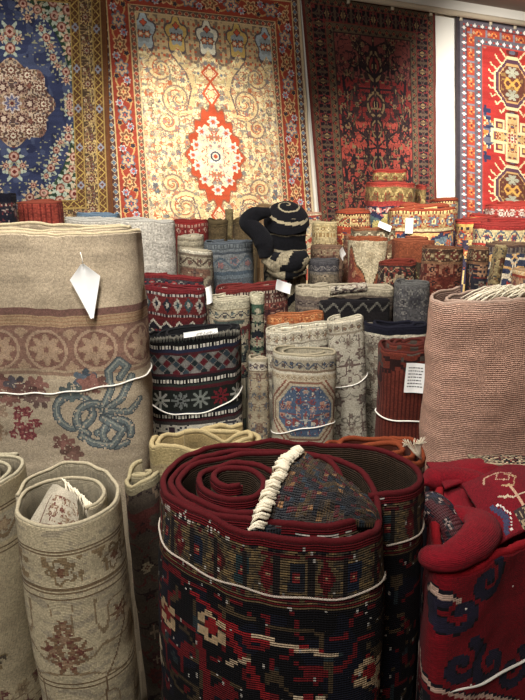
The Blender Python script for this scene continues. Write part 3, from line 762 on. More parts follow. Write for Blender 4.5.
def custom_roll(label, plan_pts, z, pat, vf, k, t, bind, bind_r, outer, u_at, lean=(0, 0), tele=0.0, wob=.006, rimn=.008, seed=1, mat=None, inner=None, zslope=(0, 0), name='rolled_rug', group=GR, taper=0.0):
    P = np.array(plan_pts, float); c = (P[:, :].min(0) + P[:, :].max(0)) / 2
    E = Euler((math.radians(lean[0]), math.radians(lean[1]), 0)); topv = E.to_matrix() @ Vector((0, 0, z))
    root = thing(name, label, 'rug', (c[0] - topv.x, c[1] - topv.y, .003), group); root.rotation_euler = E
    path = catmull(P - c)
    dd = np.concatenate([[0], np.cumsum(np.hypot(*(path[1:] - path[:-1]).T))])
    i = int(np.argmin(np.hypot(*(path - (np.array(u_at) - c)).T + 0)))
    j = int(outer * (len(path) - 1))
    pts, s, top = strip(root, path, z, pat, k, t, bind, bind_r, vf, dd[i], dd[j] / dd[-1], tele, wob, rimn, seed, zslope, mat, inner, taper=taper)
    return root, pts, s, top, dd, path, c
def crop(pts, ox, oy, sc, z):
    return [plan(ox + x / sc, oy + y / sc, z) for x, y in pts]
def ccw_front(P): return P

THICK = rug_material('thick_hand_knotted_wool', .0045, bump=.85, dist=.0022, rowgain=2.2)
# ---- the big dark red roll in front
ZF = 1.055
def stamp(rgb, u, v, art, cx, cy, k, cmap):
    """knotted motif drawn as rows of characters, one character a knot block"""
    H_ = len(art); W_ = max(len(r) for r in art)
    g = np.zeros((H_, W_), int); keys = sorted(cmap)
    for j, r in enumerate(art):
        for i, ch in enumerate(r):
            if ch in cmap: g[j, i] = keys.index(ch) + 1
    i = np.floor((u - cx) / k + W_ / 2).astype(int); j = np.floor((v - cy) / k + H_ / 2).astype(int)
    ok = (i >= 0) & (i < W_) & (j >= 0) & (j < H_)
    kk = np.nonzero(ok)[0]; gv = g[j[kk], i[kk]]
    for n_, ch in enumerate(keys): rgb[kk[gv == n_ + 1]] = cmap[ch]
STAR = ["....ww..ww....", "....www.ww....", ".ww..wwww..ww.", "wwww.rrrr.wwww", ".wwwwrNNrwwww.", "...wrNccNrw...", "..wwrNccNrww..", ".wwwwrNNrwwww.", "wwww.rrrr.wwww", ".ww..wwww..ww.", "....ww.www....", "....ww..ww...."]
BLOS = ["..cc....", ".cccc.cc", "cc.rrccc", "ccrrrr..", "..rrrrcc", "cccrr.cc", "ccc.cccc", "..cccc.."]
CMAP = {'w': (206, 184, 150), 'r': (150, 26, 30), 'N': (24, 26, 44), 'c': (190, 160, 120), 'o': (96, 82, 48), 'b': (42, 62, 84)}
def pat_front(u, v):
    k = .004
    rgb = np.empty((len(u), 3)); rgb[:] = (16, 15, 20)
    n1 = vn(u / .05, v / .05, 3); rgb[n1 > .66] = (20, 22, 36)
    # angular leaf work in dull reds, olive and blue
    q = np.floor(u / .008) * .008; w_ = np.floor(v / .008) * .008
    a = vn(q / .045 + 7, w_ / .04, 6); rgb[np.abs(a - .5) < .045] = (112, 20, 26)
    a = vn(q / .06 + 17, w_ / .045, 9); rgb[np.abs(a - .5) < .035] = (78, 62, 42)
    rgb[vn(q / .03 + 3, w_ / .03, 12) > .86] = (104, 20, 26); rgb[vn(q / .03 + 3, w_ / .035, 14) > .88] = (44, 56, 60)
    for pts_, wd, c in (([(-.22, .155), (-.13, .185), (-.02, .20), (.02, .205)], .006, (150, 24, 30)), ([(-.16, .17), (-.10, .25), (-.06, .33), (-.04, .42)], .007, (140, 22, 28)),
                        ([(.00, .30), (-.03, .36)], .010, (130, 22, 28)), ([(.10, .23), (.13, .30), (.11, .38)], .006, (128, 24, 28)), ([(-.20, .24), (-.18, .34), (-.20, .44)], .009, (118, 22, 28)),
                        ([(-.09, .185), (.045, .215)], .0045, (198, 172, 138)), ([(-.14, .26), (-.10, .235)], .005, (186, 160, 128)), ([(.115, .28), (.135, .31), (.17, .345), (.165, .40)], .006, (198, 170, 132)),
                        ([(.0, .40), (.04, .44)], .008, (186, 160, 128))):
        seg(rgb, q + .004, w_ + .004, pts_, wd, c)
    for cx, cy in ((.0, .345), (-.39, .36), (.40, .33), (.24, .43)): stamp(rgb, u, v, STAR, cx, cy, .0085, CMAP)
    for cx, cy in ((.105, .262), (-.175, .205), (.11, .40), (-.10, .455), (.27, .26), (-.3, .24)): stamp(rgb, u, v, BLOS, cx, cy, .0075, CMAP)
    # border under the red edge
    m = v < .128; rgb[m] = (98, 80, 54)
    m2 = (v > .018) & (v < .118)
    rgb[m2 & (vn(u / .006, v / .006, 4) > .6)] = (66, 58, 48); rgb[m2 & (vn(u / .012, v / .006, 8) > .74)] = (126, 102, 64)
    us = u + .006 * (vn(u / .07, v / .03, 21) - .5); kk = np.floor(us / .046); du = per(us, .046); dv = v - .066
    ca = np.array([(92, 20, 26), (28, 36, 54), (66, 30, 28), (40, 58, 62), (100, 24, 28), (34, 36, 44)], float)
    sh = np.where((kk.astype(int) % 2) == 0, np.abs(du) / .015 + np.abs(dv) / .036, np.maximum(np.abs(du) / .012, np.abs(dv) / .026 + .25 * np.abs(np.sin(dv * 260))))
    mm = m2 & (sh < 1); rgb[mm] = ca[(kk.astype(int) % 6)[mm]]
    mm = m2 & (np.abs(du) < .006) & (np.abs(dv) < .010); rgb[mm] = (132, 36, 38)
    mm = m2 & (np.abs(du) < .003) & (np.abs(dv) < .004); rgb[mm] = (176, 150, 110)
    mm = m2 & (np.abs(np.abs(dv) - .040) < .004) & (hsh(np.floor(u / .009), 0 * u, 9) > .45); rgb[mm] = (92, 22, 28)
    d2 = np.abs(per(u + .0275, .055)); mm = m2 & (d2 < .005) & (np.abs(dv) < .04); rgb[mm] = (36, 30, 30)
    rgb[(v > .010) & (v < .024) & (vn(u / .006, v / .004, 31) > .62)] = (24, 20, 26)
    rgb[(v > .114) & (v < .122)] = (96, 18, 22); rgb[(v > .122) & (v < .128)] = (22, 18, 22)
    rgb[v < .016] = (104, 12, 20)
    # worn white warp knots
    iu = np.floor(u / k); iv = np.floor(v / (k))
    rgb[(hsh(iu, np.floor(v / .008), 5) > .985) & (hsh(iu, iv, 51) > .3)] = (176, 170, 160)
    rgb[(v > .012) & (v < .024) & (hsh(iu, iv * 0, 6) > .5) & (hsh(iu, iv, 7) > .4) & (vn(u / .1, u * 0, 3) > .35)] = (190, 180, 168)
    return rgb
fp = [(400, 136), (430, 136), (466, 128), (487, 108), (474, 84), (440, 66), (370, 48), (270, 40), (160, 46), (72, 68), (37, 102), (50, 142), (110, 176), (200, 201), (300, 212), (386, 205), (418, 190), (424, 166), (416, 132), (388, 98), (326, 72), (240, 58), (160, 56), (92, 76), (58, 106), (74, 140), (140, 168), (220, 184), (310, 190), (372, 180), (392, 152), (366, 116),
      (310, 68), (200, 60), (112, 76), (70, 104), (90, 136), (150, 156), (222, 160), (250, 140), (236, 92), (170, 74), (112, 86), (104, 112), (140, 136), (196, 138), (214, 118), (196, 98), (150, 92), (130, 104), (146, 120), (180, 118)]
P = crop(fp, 140, 420, 1.75, ZF)
root, pts, s, top, dd, path, cc = custom_roll('largest dark red and black rolled rug in front, white-fringed corner folded into its mouth', P, ZF, pat_front, .56, .004, .014, (84, 10, 16), .0078,
    19 / 52, P[14], tele=.0, wob=.006, rimn=.006, seed=4, inner=(58, 42, 28), taper=.10, mat=THICK)
front_root = root
L1 = dd[int(14.6 / 36 * (len(path) - 1))]; L0 = dd[int(1 / 36 * (len(path) - 1))]
cord(root, pts, s, ZF, .014, (dd[int(1.0 / 52 * (len(path) - 1))], dd[int(17.2 / 52 * (len(path) - 1))]), ZF - .092, .010, r=.0019, tilt=.0, taper=.10, wob=.006, seed=4, m=plain_material('grey_cord', (176, 164, 150), .8, .06, 300))
# folded-in corner showing its pile, with white overcast fringe
def pat_pile(u, v):
    rgb = np.empty((len(u), 3)); rgb[:] = (48, 36, 26)
    q = np.floor(u / .009); w_ = np.floor(v / .009); h = hsh(q, w_, 3); h2 = vn(q / 2.2, w_ / 2.2, 5)
    rgb[h2 > .55] = (82, 60, 30); rgb[h2 < .30] = (22, 24, 34); rgb[h > .86] = (92, 20, 24); rgb[(h < .08)] = (34, 52, 66); rgb[(h > .5) & (h < .56)] = (150, 104, 60)
    return rgb
def corner_fold(root, cc, tri, z0, hgt, pat, k, mat, edge):
    """rounded flap standing in the mouth of the roll: tri = fringe foot, fringe top, far tip (plan points)"""
    n = 44; a = np.linspace(0, 1, n + 1); b = np.linspace(0, 1, n + 1)
    f0, f1, tip = [np.array(q) - cc for q in tri]
    A_, B_ = np.meshgrid(a, b, indexing='ij')                 # a: fringe edge -> tip, b: foot -> back
    base = f0 * (1 - B_)[..., None] + f1 * B_[..., None]
    x = base * (1 - A_)[..., None] + tip * A_[..., None]
    prof = np.sin(np.clip(B_ * 1.15 + .05, 0, 1) * PI * .62)
    z = z0 + hgt * prof * np.sqrt(np.clip(1 - A_ ** 3.5, 0, 1)) - .008 + .008 * (vn(A_ * 7, B_ * 7, 3) - .5) + .007 * (vn(A_ * 24, B_ * 24, 5) - .5)
    P1 = np.concatenate([x, z[..., None]], -1); P2 = P1.copy(); P2[..., 2] -= .014
    Pm = np.concatenate([P1, P2[:, ::-1]], 1)
    U = np.concatenate([A_, A_[:, ::-1]], 1) * .2; V = np.concatenate([B_, B_[:, ::-1]], 1) * .2
    UV = np.stack([U, V], -1); c_ = (UV[:-1] + UV[1:]) / 2; c_ = (c_ + np.roll(c_, -1, axis=1)) / 2
    rgb = finish(pat(c_[..., 0].reshape(-1), c_[..., 1].reshape(-1)), c_[..., 0].reshape(-1), c_[..., 1].reshape(-1), k, 2, .2)
    o = grid_mesh('folded_corner', Pm, True, rgb, UV, mat, root)
    return P1
P1 = corner_fold(root, cc, (plan(258, 529, ZF), plan(300, 474, ZF), plan(381, 522, ZF)), ZF, .060, pat_pile, .0045, PILE, None)
FRW = plain_material('white_wool_fringe', (222, 212, 188), .9, .12, 400, .6)
lines = []
rnd = random.Random(4)
for j in range(0, 43):
    p = P1[0][j] + np.array([0, 0, .004]); d = (P1[0][j] - P1[6][j]); d[2] = 0; d /= np.linalg.norm(d) + 1e-9
    for q in range(2):
        e = p + np.array([rnd.uniform(-.003, .003), rnd.uniform(-.003, .003), rnd.uniform(-.002, .004)])
        lines.append([e - d * .012 + np.array([0, 0, .002]), e + d * .002 + np.array([0, 0, .007]), e + d * .011 + np.array([rnd.uniform(-.003, .003), 0, .002]), e + d * .015 + np.array([0, 0, -.008])])
multitube('fringe', lines, .0028, FRW, root, 6)

# ---- cream rolls at front left
ZL = 1.035
def pat_leftfront(u, v):
    rgb = np.empty((len(u), 3)); rgb[:] = (182, 168, 134)
    rgb[vn(u / .02, v / .008, 2) > .66] = (160, 148, 122)
    sl = v - .10 * (u) * 0
    for a in (.050, .056, .128, .137, .148): rgb[np.abs(sl - a) < .0016] = (112, 92, 66)
    m = (v > .062) & (v < .122)
    rosette(rgb, per(u + .03, .10), v - .092, .024, ((124, 104, 74), (176, 164, 136), (120, 84, 62)), 5, m)
    rgb[m & (vn(u / .012, v / .016, 7) > .74)] = (134, 112, 80)
    m = (v > .16)
    um = np.abs(u - .03)
    a = vn(um / .035, v / .05, 11); rgb[m & (np.abs(a - .5) < .03)] = (136, 116, 86)
    for cx, cy, r in ((.03, .235, .026), (.005, .262, .020), (.055, .262, .020), (.03, .285, .026), (.03, .205, .014), (-.075, .21, .018), (.14, .21, .018), (.03, .42, .03), (.0, .45, .02), (.06, .45, .02)):
        dx, dy = u - cx, v - cy; rr = np.hypot(dx, dy); an = np.arctan2(dy, dx)
        rgb[(rr < r * (.7 + .5 * np.cos(6 * an))) & m] = (126, 96, 70); rgb[(rr < r * .35) & m] = (150, 120, 92); rgb[(rr < r * .7) & m & (vn(u / .006, v / .006, 5) > .62)] = (112, 66, 54)
    for a in (.335, .345): rgb[(np.abs(v - a - .0) < .0016)] = (108, 88, 62)
    seg(rgb, u, v, [(-.09, .19), (-.085, .24), (-.06, .30), (-.035, .335), (-.03, .42)], .0018, (116, 92, 66)); seg(rgb, u, v, [(.14, .18), (.135, .26), (.10, .31), (.085, .335), (.08, .42)], .0018, (116, 92, 66))
    return rgb
lp = [(-150, 230), (-60, 160), (20, 110), (110, 78), (200, 72), (150, 45), (210, 36), (280, 58), (322, 95), (328, 130), (312, 160), (270, 185), (190, 203), (110, 206), (55, 196), (48, 170), (80, 125), (140, 92), (210, 84), (262, 104), (284, 132), (268, 152), (220, 166)]
lp = [(46, 120), (80, 78), (150, 48), (220, 38), (290, 62), (326, 98), (331, 132), (312, 162), (262, 188), (190, 203), (110, 206), (58, 196), (46, 172), (66, 130), (120, 92), (196, 78), (256, 96), (288, 128), (276, 150), (236, 166)]
P = crop(lp, 0, 450, 2.8, ZL)
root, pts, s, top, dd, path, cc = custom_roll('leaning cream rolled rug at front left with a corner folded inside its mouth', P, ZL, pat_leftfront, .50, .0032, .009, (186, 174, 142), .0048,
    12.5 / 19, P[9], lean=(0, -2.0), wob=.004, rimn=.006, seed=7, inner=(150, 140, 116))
def pat_fold(u, v):
    rgb = np.empty((len(u), 3)); rgb[:] = (176, 166, 144)
    m = (u > .03) & (u < .15) & (v > .04); rgb[m & (u < .034)] = (110, 84, 70); rgb[m & (v < .046)] = (110, 84, 70)
    floral(rgb, u, v, ((120, 88, 66), (140, 120, 96), (104, 60, 50)), .022, 4, (u > .045) & (u < .15) & (v > .055), mirror=None)
    return rgb
def flap(root, cc, quad, zs, pat, mat, bulge=.01, name='folded_corner', n=40, su=.2):
    """soft fold: quad of plan points with their own heights"""
    Q = [np.array([*(np.array(p) - cc), z]) for p, z in zip(quad, zs)]
    a = np.linspace(0, 1, n + 1); A_, B_ = np.meshgrid(a, a, indexing='ij'); A3 = A_[..., None]; B3 = B_[..., None]
    P1 = Q[0] * (1 - A3) * (1 - B3) + Q[1] * A3 * (1 - B3) + Q[2] * A3 * B3 + Q[3] * (1 - A3) * B3
    P1[..., 2] += bulge * np.sin(A_ * PI) * np.sin(B_ * PI) + .004 * (vn(A_ * 5, B_ * 5, 7) - .5)
    nrm = np.cross(Q[1] - Q[0], Q[3] - Q[0]); nrm /= np.linalg.norm(nrm) + 1e-9
    P2 = P1 - nrm * .007
    Pm = np.concatenate([P1, P2[:, ::-1]], 1)
    UV = np.stack([np.concatenate([A_, A_[:, ::-1]], 1) * su, np.concatenate([B_, B_[:, ::-1]], 1) * su], -1)
    c_ = (UV[:-1] + UV[1:]) / 2; c_ = (c_ + np.roll(c_, -1, axis=1)) / 2
    rgb = finish(pat(c_[..., 0].reshape(-1), c_[..., 1].reshape(-1)), c_[..., 0].reshape(-1), c_[..., 1].reshape(-1), .004, 2, .08)
    grid_mesh(name, Pm, True, rgb, UV, mat, root); return P1
c1 = lambda x, y, z: plan(x / 2.8, 450 + y / 2.8, z)
flap(root, cc, (c1(62, 190, ZL), c1(150, 96, ZL + .03), c1(214, 120, ZL + .02), c1(222, 192, ZL)), (ZL - .03, ZL + .028, ZL + .012, ZL - .06), pat_fold, RUG[.004], .012)
lines = []
for j in range(34):
    x = 170 + j * 2.3; y = 92 + j * 1.5
    q = plan(x / 2.8, 450 + y / 2.8, ZL); p = np.array([q[0] - cc[0], q[1] - cc[1], ZL + .006 - j * .0006])
    lines.append([p, p + np.array([.008 + rnd.uniform(-.004, .004), -.006, .004]), p + np.array([.016 + rnd.uniform(-.005, .005), -.018, -.004]), p + np.array([.02 + rnd.uniform(-.006, .006), -.034, -.02 + rnd.uniform(-.008, 0)])])
multitube('fringe', lines, .0016, FRW, root, 5)

def pat_left2(u, v):
    rgb = np.empty((len(u), 3)); rgb[:] = (166, 152, 120)
    for a in (.045, .052, .13, .14): rgb[np.abs(v - a - .1 * u * 0) < .0016] = (104, 86, 62)
    band(rgb, u, v, .06, .06, (156, 146, 122), 'scroll', ((120, 100, 74), (128, 104, 80), (150, 130, 100)), .09)
    m = v > .15
    for cx, cy, r, c in ((-.0, .27, .05, (88, 40, 44)), (-.05, .24, .03, (70, 44, 48)), (.05, .25, .03, (104, 52, 50)), (.0, .33, .045, (186, 176, 152)), (-.06, .36, .035, (120, 98, 66)), (.05, .37, .035, (124, 104, 70))):
        dx, dy = u - cx, v - cy; rr = np.hypot(dx, dy); an = np.arctan2(dy, dx)
        rgb[(rr < r * (.75 + .35 * np.cos(7 * an))) & m] = c; rgb[(np.abs(rr - r * .5) < .003) & m] = (196, 186, 160)
        rgb[(rr < r) & m & (vn(u / .007, v / .007, 5) > .68)] = (84, 74, 60)
    floral(rgb, u, v, ((120, 100, 76), (140, 122, 92), (96, 56, 52)), .035, 14, v > .45, mirror=None)
    return rgb
roll('cream rolled rug with dark red flower head, in the lower left corner', -100, 28, 500, 1.06, .11, pat_left2, yb=700, turns=3, t=.009, gap=.022, bind=(180, 170, 140), bind_r=.0048,
     lean=(0, -1.5), start=60, seed=13, inner=(140, 130, 108), k=.0032)

# ---- crimson rug folded up at the front right
ZR = .93
def pat_crimson(u, v):
    k = .004
    rgb = np.empty((len(u), 3)); rgb[:] = (122, 8, 20)
    q = np.floor(u / .006) * .006 + .003; w_ = np.floor(v / .006) * .006 + .003
    N_ = (34, 30, 50)
    def hook(cx, cy, sx, sc=1.0):
        ps = spiral_pts(cx, cy, .048 * sc, .008, -1.0, 1.05, 22, sx); seg(rgb, q, w_, ps, .0125 * sc, (16, 12, 18)); seg(rgb, q, w_, ps, .0105 * sc, N_)
    for cx, cy, sx, sc in ((-.075, .035, 1, .9), (-.13, .085, -1, 1), (-.12, .20, 1, 1), (-.04, .235, -1, 1), (.03, .28, 1, 1), (.16, .33, 1, 1)): hook(cx, cy, sx, sc)
    for pl in ([(-.20, .06), (-.17, .03), (-.14, .05)], [(-.20, .20), (-.16, .245), (-.11, .275), (-.06, .305), (-.01, .33), (.05, .36)]):
        seg(rgb, q, w_, pl, .007, (24, 18, 28)); 
        for i_ in range(2): seg(rgb, q, w_, [(a + .004 * i_, b + .004) for a, b in pl], .0035, (196, 160, 140))
    m = (v > .30 + (-.1 - u) * -.55) & (u < .1); rgb[m] = (26, 22, 34)
    rgb[m & (vn(q / .03, w_ / .03, 3) > .62)] = (120, 20, 30); rgb[m & (np.abs(vn(q / .03, w_ / .03, 8) - .5) < .04)] = (206, 180, 160)
    iu = np.floor(u / k); iv = np.floor(v / k); rgb[hsh(iu, iv, 15) > .9985] = (220, 210, 200)
    return rgb
rp = [(255, 180), (180, 110), (130, 100), (106, 130), (98, 250), (102, 330), (120, 350), (140, 350), (210, 336), (300, 300), (400, 262), (520, 228), (590, 160), (560, 80), (440, 60), (330, 64), (230, 80), (160, 78), (80, 90)]
P = crop(rp, 400, 440, 2.696, ZR)
root, pts, s, top, dd, path, cc = custom_roll('bright crimson rug with navy hooked scrolls, bundled up at the front right corner', P, ZR, pat_crimson, .42, .004, .022, (150, 10, 22), .012,
    13 / 18, P[9], wob=.010, rimn=.012, seed=15, inner=(120, 10, 20))
crim = root; crc = cc
def pat_crim_in(u, v):
    rgb = np.empty((len(u), 3)); rgb[:] = (120, 8, 22)
    q = np.floor(u / .006) * .006 + .003; w_ = np.floor(v / .006) * .006 + .003
    return rgb
def bundle(root, cc, pts_px, z, r0, r1, pat, mat, name, bind=None, seed=0, zs=0.0, ribs=0):
    """a thick soft roll of cloth lying along the traced line"""
    P = catmull([np.array([*(np.array(plan(400 + x / 2.696, 440 + y / 2.696, z + dz)) - cc), z + dz]) for x, y, dz in pts_px], 12)
    n = len(P); T = np.gradient(P, axis=0); T /= np.linalg.norm(T, axis=1)[:, None] + 1e-9
    A_ = np.cross(T, [0, 0, 1.0]); A_ /= np.linalg.norm(A_, axis=1)[:, None] + 1e-9; B_ = np.cross(A_, T)
    m_ = 40; an = np.linspace(0, 2 * PI, m_ + 1)[:-1]; q = np.linspace(0, 1, n)
    rad = (r0 + (r1 - r0) * q) * (1 + .10 * np.sin(q * 9 + seed)) * np.clip(np.sin(np.clip(q * 9, 0, PI / 2)), .3, 1)
    R = rad[:, None] * (1 + .07 * np.sin(an * 2 + seed)[None, :]) * (1 + .06 * (vn(q[:, None] * 14 + 0 * an[None, :], an[None, :] * 2 + 0 * q[:, None], seed) - .5))
    Pm = P[:, None, :] + R[..., None] * (A_[:, None, :] * np.cos(an)[None, :, None] + B_[:, None, :] * np.sin(an)[None, :, None] * .8)
    s_ = np.concatenate([[0], np.cumsum(np.linalg.norm(P[1:] - P[:-1], axis=1))])
    UV = np.stack(np.meshgrid(s_, an * (r0 + r1) / 2, indexing='ij'), -1); c_ = (UV[:-1] + UV[1:]) / 2; c_ = (c_ + np.roll(c_, -1, axis=1)) / 2
    rgb = finish(pat(c_[..., 0].reshape(-1), c_[..., 1].reshape(-1)), c_[..., 0].reshape(-1), c_[..., 1].reshape(-1), .004, 2, .08)
    return grid_mesh(name, Pm, True, rgb, UV, mat, root)
def pat_dkpile(u, v):
    rgb = np.empty((len(u), 3)); rgb[:] = (30, 26, 40); q = np.floor(u / .006); w_ = np.floor(v / .006)
    h = vn(q / 3, w_ / 3, 4); rgb[h > .6] = (96, 30, 38); rgb[np.abs(h - .45) < .03] = (180, 150, 140); rgb[h < .3] = (50, 54, 84); return rgb
def pat_redcream(u, v):
    rgb = np.empty((len(u), 3)); rgb[:] = (116, 10, 24)
    q = np.floor(u / .005) * .005; w_ = np.floor(v / .005) * .005
    seg(rgb, q, w_, [(.03, .12), (.06, .09), (.09, .12), (.06, .15), (.03, .12), (.02, .07), (.05, .05)], .0035, (190, 150, 120)); seg(rgb, q, w_, [(.05, .13), (.09, .15), (.12, .12), (.10, .09)], .0035, (176, 140, 100))
    seg(rgb, q, w_, [(.13, .06), (.16, .10), (.16, .17), (.20, .14)], .0035, (190, 170, 140)); seg(rgb, q, w_, [(.12, .11), (.20, .11)], .0035, (190, 150, 120)); seg(rgb, q, w_, [(.15, .03), (.2, .05), (.24, .03)], .008, (60, 60, 90))
    seg(rgb, q, w_, [(.15, .045), (.2, .065), (.24, .045)], .002, (210, 200, 190))
    m = (np.abs(u - .23) < .03) & (v > .08); rgb[m] = (56, 44, 44); rgb[m & (hsh(np.floor(u / .006), np.floor(v / .006), 3) > .6)] = (150, 130, 100)
    return rgb
bundle(root, cc, [(84, 300, -.02), (100, 322, .0), (140, 318, .012), (190, 290, .015), (222, 250, .012), (210, 220, 0), (150, 205, -.01)], ZR + .01, .034, .030, pat_crim_in, RUG[.004], 'rolled_lobe', seed=2)
bundle(root, cc, [(74, 165, -.01), (100, 200, .01), (135, 240, .0), (150, 285, -.03)], ZR - .01, .040, .034, pat_dkpile, PILE, 'rolled_pile', seed=5)
bundle(root, cc, [(60, 118, 0), (110, 104, .01), (170, 108, .01), (230, 140, 0), (260, 190, -.02)], ZR + .004, .032, .034, pat_crim_in, RUG[.004], 'rolled_lobe', seed=8)
c2 = lambda x, y, z: plan(400 + x / 2.696, 440 + y / 2.696, z)
flap(root, cc, (c2(165, 160, ZR), c2(265, 295, ZR), c2(470, 200, ZR), c2(330, 85, ZR)), (ZR + .035, ZR + .012, ZR + .02, ZR + .04), pat_redcream, RUG[.004], .02, 'folded_flap', 60, .26)
flap(root, cc, (c2(70, 75, ZR), c2(120, 150, ZR), c2(330, 100, ZR), c2(290, 62, ZR)), (ZR + .012, ZR + .02, ZR + .03, ZR + .01), pat_crim_in, RUG[.004], .02, 'folded_flap', 40, .26)
flap(root, cc, (c2(75, 130, ZR), c2(120, 200, ZR), c2(230, 215, ZR), c2(190, 105, ZR)), (ZR - .02, ZR - .03, ZR - .02, ZR + .015), pat_crim_in, RUG[.004], .015, 'folded_flap', 30, .26)
def pat_bwstripe(u, v):
    rgb = np.empty((len(u), 3)); rgb[:] = (30, 26, 26); q = np.floor(u / .006); w_ = np.floor(v / .006)
    h = hsh(q, w_, 4); rgb[h > .55] = (180, 160, 126); rgb[h > .86] = (110, 30, 30); return rgb
flap(root, cc, (c2(180, 72, ZR), c2(200, 100, ZR), c2(400, 122, ZR), c2(400, 80, ZR)), (ZR + .03, ZR + .034, ZR + .05, ZR + .03), pat_bwstripe, RUG[.004], .01, 'folded_flap', 36, .24)
j0 = dd[int(4.4 / 18 * (len(path) - 1))]; j1 = dd[int(12.5 / 18 * (len(path) - 1))]
cord(root, pts, s, ZR, .022, (j0, j1), ZR - .235, .03, r=.003, extra=.008, tilt=.02)
kp = None

# ---- second row
def beige_extra(rgb, u, v):
    W_ = (56, 74, 84); R_ = (122, 84, 74)
    m = v > .40
    rb = (98, 108, 108); rd = (70, 78, 82)
    def ribbon(pl, w_):
        seg(rgb, u, v, pl, w_, rd); seg(rgb, u, v, pl, w_ * .7, rb); seg(rgb, u, v, [(a, b - w_ * .3) for a, b in pl], w_ * .2, (140, 144, 132))
    ribbon(spiral_pts(.125, .475, .050, .046, .2, .95), .012); ribbon(spiral_pts(.175, .50, .046, .042, 2, .9), .012); ribbon(spiral_pts(.235, .545, .040, .036, 1, .9), .011)
    ribbon([(.20, .47), (.225, .42), (.22, .37), (.25, .34), (.27, .36), (.25, .39)], .011); ribbon([(.20, .48), (.25, .45), (.28, .39)], .011); ribbon([(.20, .50), (.25, .54), (.22, .58), (.17, .57), (.14, .55)], .012)
    ribbon([(.21, .48), (.27, .49), (.30, .46)], .010)
    for x, y, c in ((-.06, .40, R_), (-.03, .405, (76, 70, 74)), (-.05, .44, R_), (.01, .43, (112, 92, 84)), (-.10, .43, (100, 80, 66)), (-.13, .50, (116, 86, 76)), (-.12, .56, (92, 78, 62)), (-.10, .54, (136, 112, 88)), (.16, .385, (74, 84, 92)), (.165, .405, R_), (.185, .40, R_), (.12, .42, (84, 94, 92)), (-.15, .39, (70, 66, 74)), (.09, .57, R_), (-.09, .48, (140, 118, 96)), (.03, .405, R_), (-.005, .42, (96, 66, 60)), (.03, .445, (110, 86, 78)), (.11, .60, (110, 80, 70))):
        for a in range(6):
            an = a * 1.05 + x * 30; seg(rgb, u, v, [(x, y), (x + .026 * math.cos(an), y + .02 * math.sin(an))], .0085, tuple(int(q * (.9 + .05 * a)) for q in c))
    rnd_ = random.Random(3)
    for i in range(18):
        x, y = -.015 + rnd_.uniform(-.035, .035), .515 + rnd_.uniform(-.04, .045); rosette(rgb, u - x, v - y, .012, ((132, 66, 66), (112, 52, 56), (150, 92, 84)), 5)
    rgb[(v > .4) & (hsh(np.floor(u / .004), np.floor(v / .004), 8) > .93)] = (176, 160, 136)
pb = styled([(.192, (176, 158, 130)), (.018, (112, 80, 70)), (.030, (158, 130, 98), 'lines', ((146, 112, 84),), .01), (.008, (124, 92, 78)), (.112, (134, 100, 84), 'circles', ((168, 140, 114), (128, 92, 78), (164, 136, 108)), .128),
             (.006, (166, 144, 116)), (.008, (140, 112, 92)), (.010, (172, 154, 126))], (170, 154, 128), extra=beige_extra)
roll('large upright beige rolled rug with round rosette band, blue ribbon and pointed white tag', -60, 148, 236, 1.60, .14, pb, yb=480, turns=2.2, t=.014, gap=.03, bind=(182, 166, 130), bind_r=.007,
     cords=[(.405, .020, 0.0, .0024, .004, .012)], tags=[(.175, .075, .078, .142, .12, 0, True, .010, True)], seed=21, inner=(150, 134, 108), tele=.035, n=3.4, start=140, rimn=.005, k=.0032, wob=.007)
pk = styled([(.03, (182, 144, 122))], (178, 136, 114))
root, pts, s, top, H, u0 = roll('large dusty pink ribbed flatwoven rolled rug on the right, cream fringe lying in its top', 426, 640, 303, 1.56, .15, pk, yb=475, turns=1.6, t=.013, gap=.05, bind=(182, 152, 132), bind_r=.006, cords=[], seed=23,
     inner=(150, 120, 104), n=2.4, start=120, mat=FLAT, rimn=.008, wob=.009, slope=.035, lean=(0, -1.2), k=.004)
lines = []; rnd = random.Random(9)
for i in range(150):
    x = -.11 + .26 * i / 150 + rnd.uniform(-.01, .01); y = -.065 + rnd.uniform(0, .06); z = H + .004 + rnd.uniform(-.012, .004) + .035 * x
    l = rnd.uniform(.05, .10); a = rnd.uniform(-.5, .3)
    lines.append([(x, y, z), (x - l * .4, y + .02 * a - .004, z + .02 + rnd.uniform(0, .008)), (x - l * .8, y - .01 + .03 * a, z + .014), (x - l * 1.2, y - .012 + .05 * a, z - .004)])
multitube('fringe', lines, .0021, FRW, root, 5)
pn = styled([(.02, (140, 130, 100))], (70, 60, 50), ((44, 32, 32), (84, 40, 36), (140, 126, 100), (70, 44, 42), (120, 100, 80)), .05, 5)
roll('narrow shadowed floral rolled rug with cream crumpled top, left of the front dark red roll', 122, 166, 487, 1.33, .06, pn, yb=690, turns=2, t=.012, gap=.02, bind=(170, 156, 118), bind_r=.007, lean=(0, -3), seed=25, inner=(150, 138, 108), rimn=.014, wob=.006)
py_ = styled([(.05, (166, 148, 100))], (150, 134, 96), ((120, 104, 76), (130, 110, 80)), .05, 6)
roll('yellowish cream rolled rug with thick soft edge, just behind the big dark red roll', 148, 266, 455, 1.44, .075, py_, yb=480, turns=2.2, t=.014, gap=.022, bind=(180, 160, 112), bind_r=.009, seed=27, inner=(140, 120, 78), rimn=.02, slope=.05, wob=.01, start=60)
pr = styled([(.012, (120, 44, 20)), (.02, (70, 34, 24), 'tooth', ((150, 130, 100),), .02), (.02, (110, 44, 22))], (96, 38, 20), ((40, 26, 24), (130, 80, 50)), .04, 7)
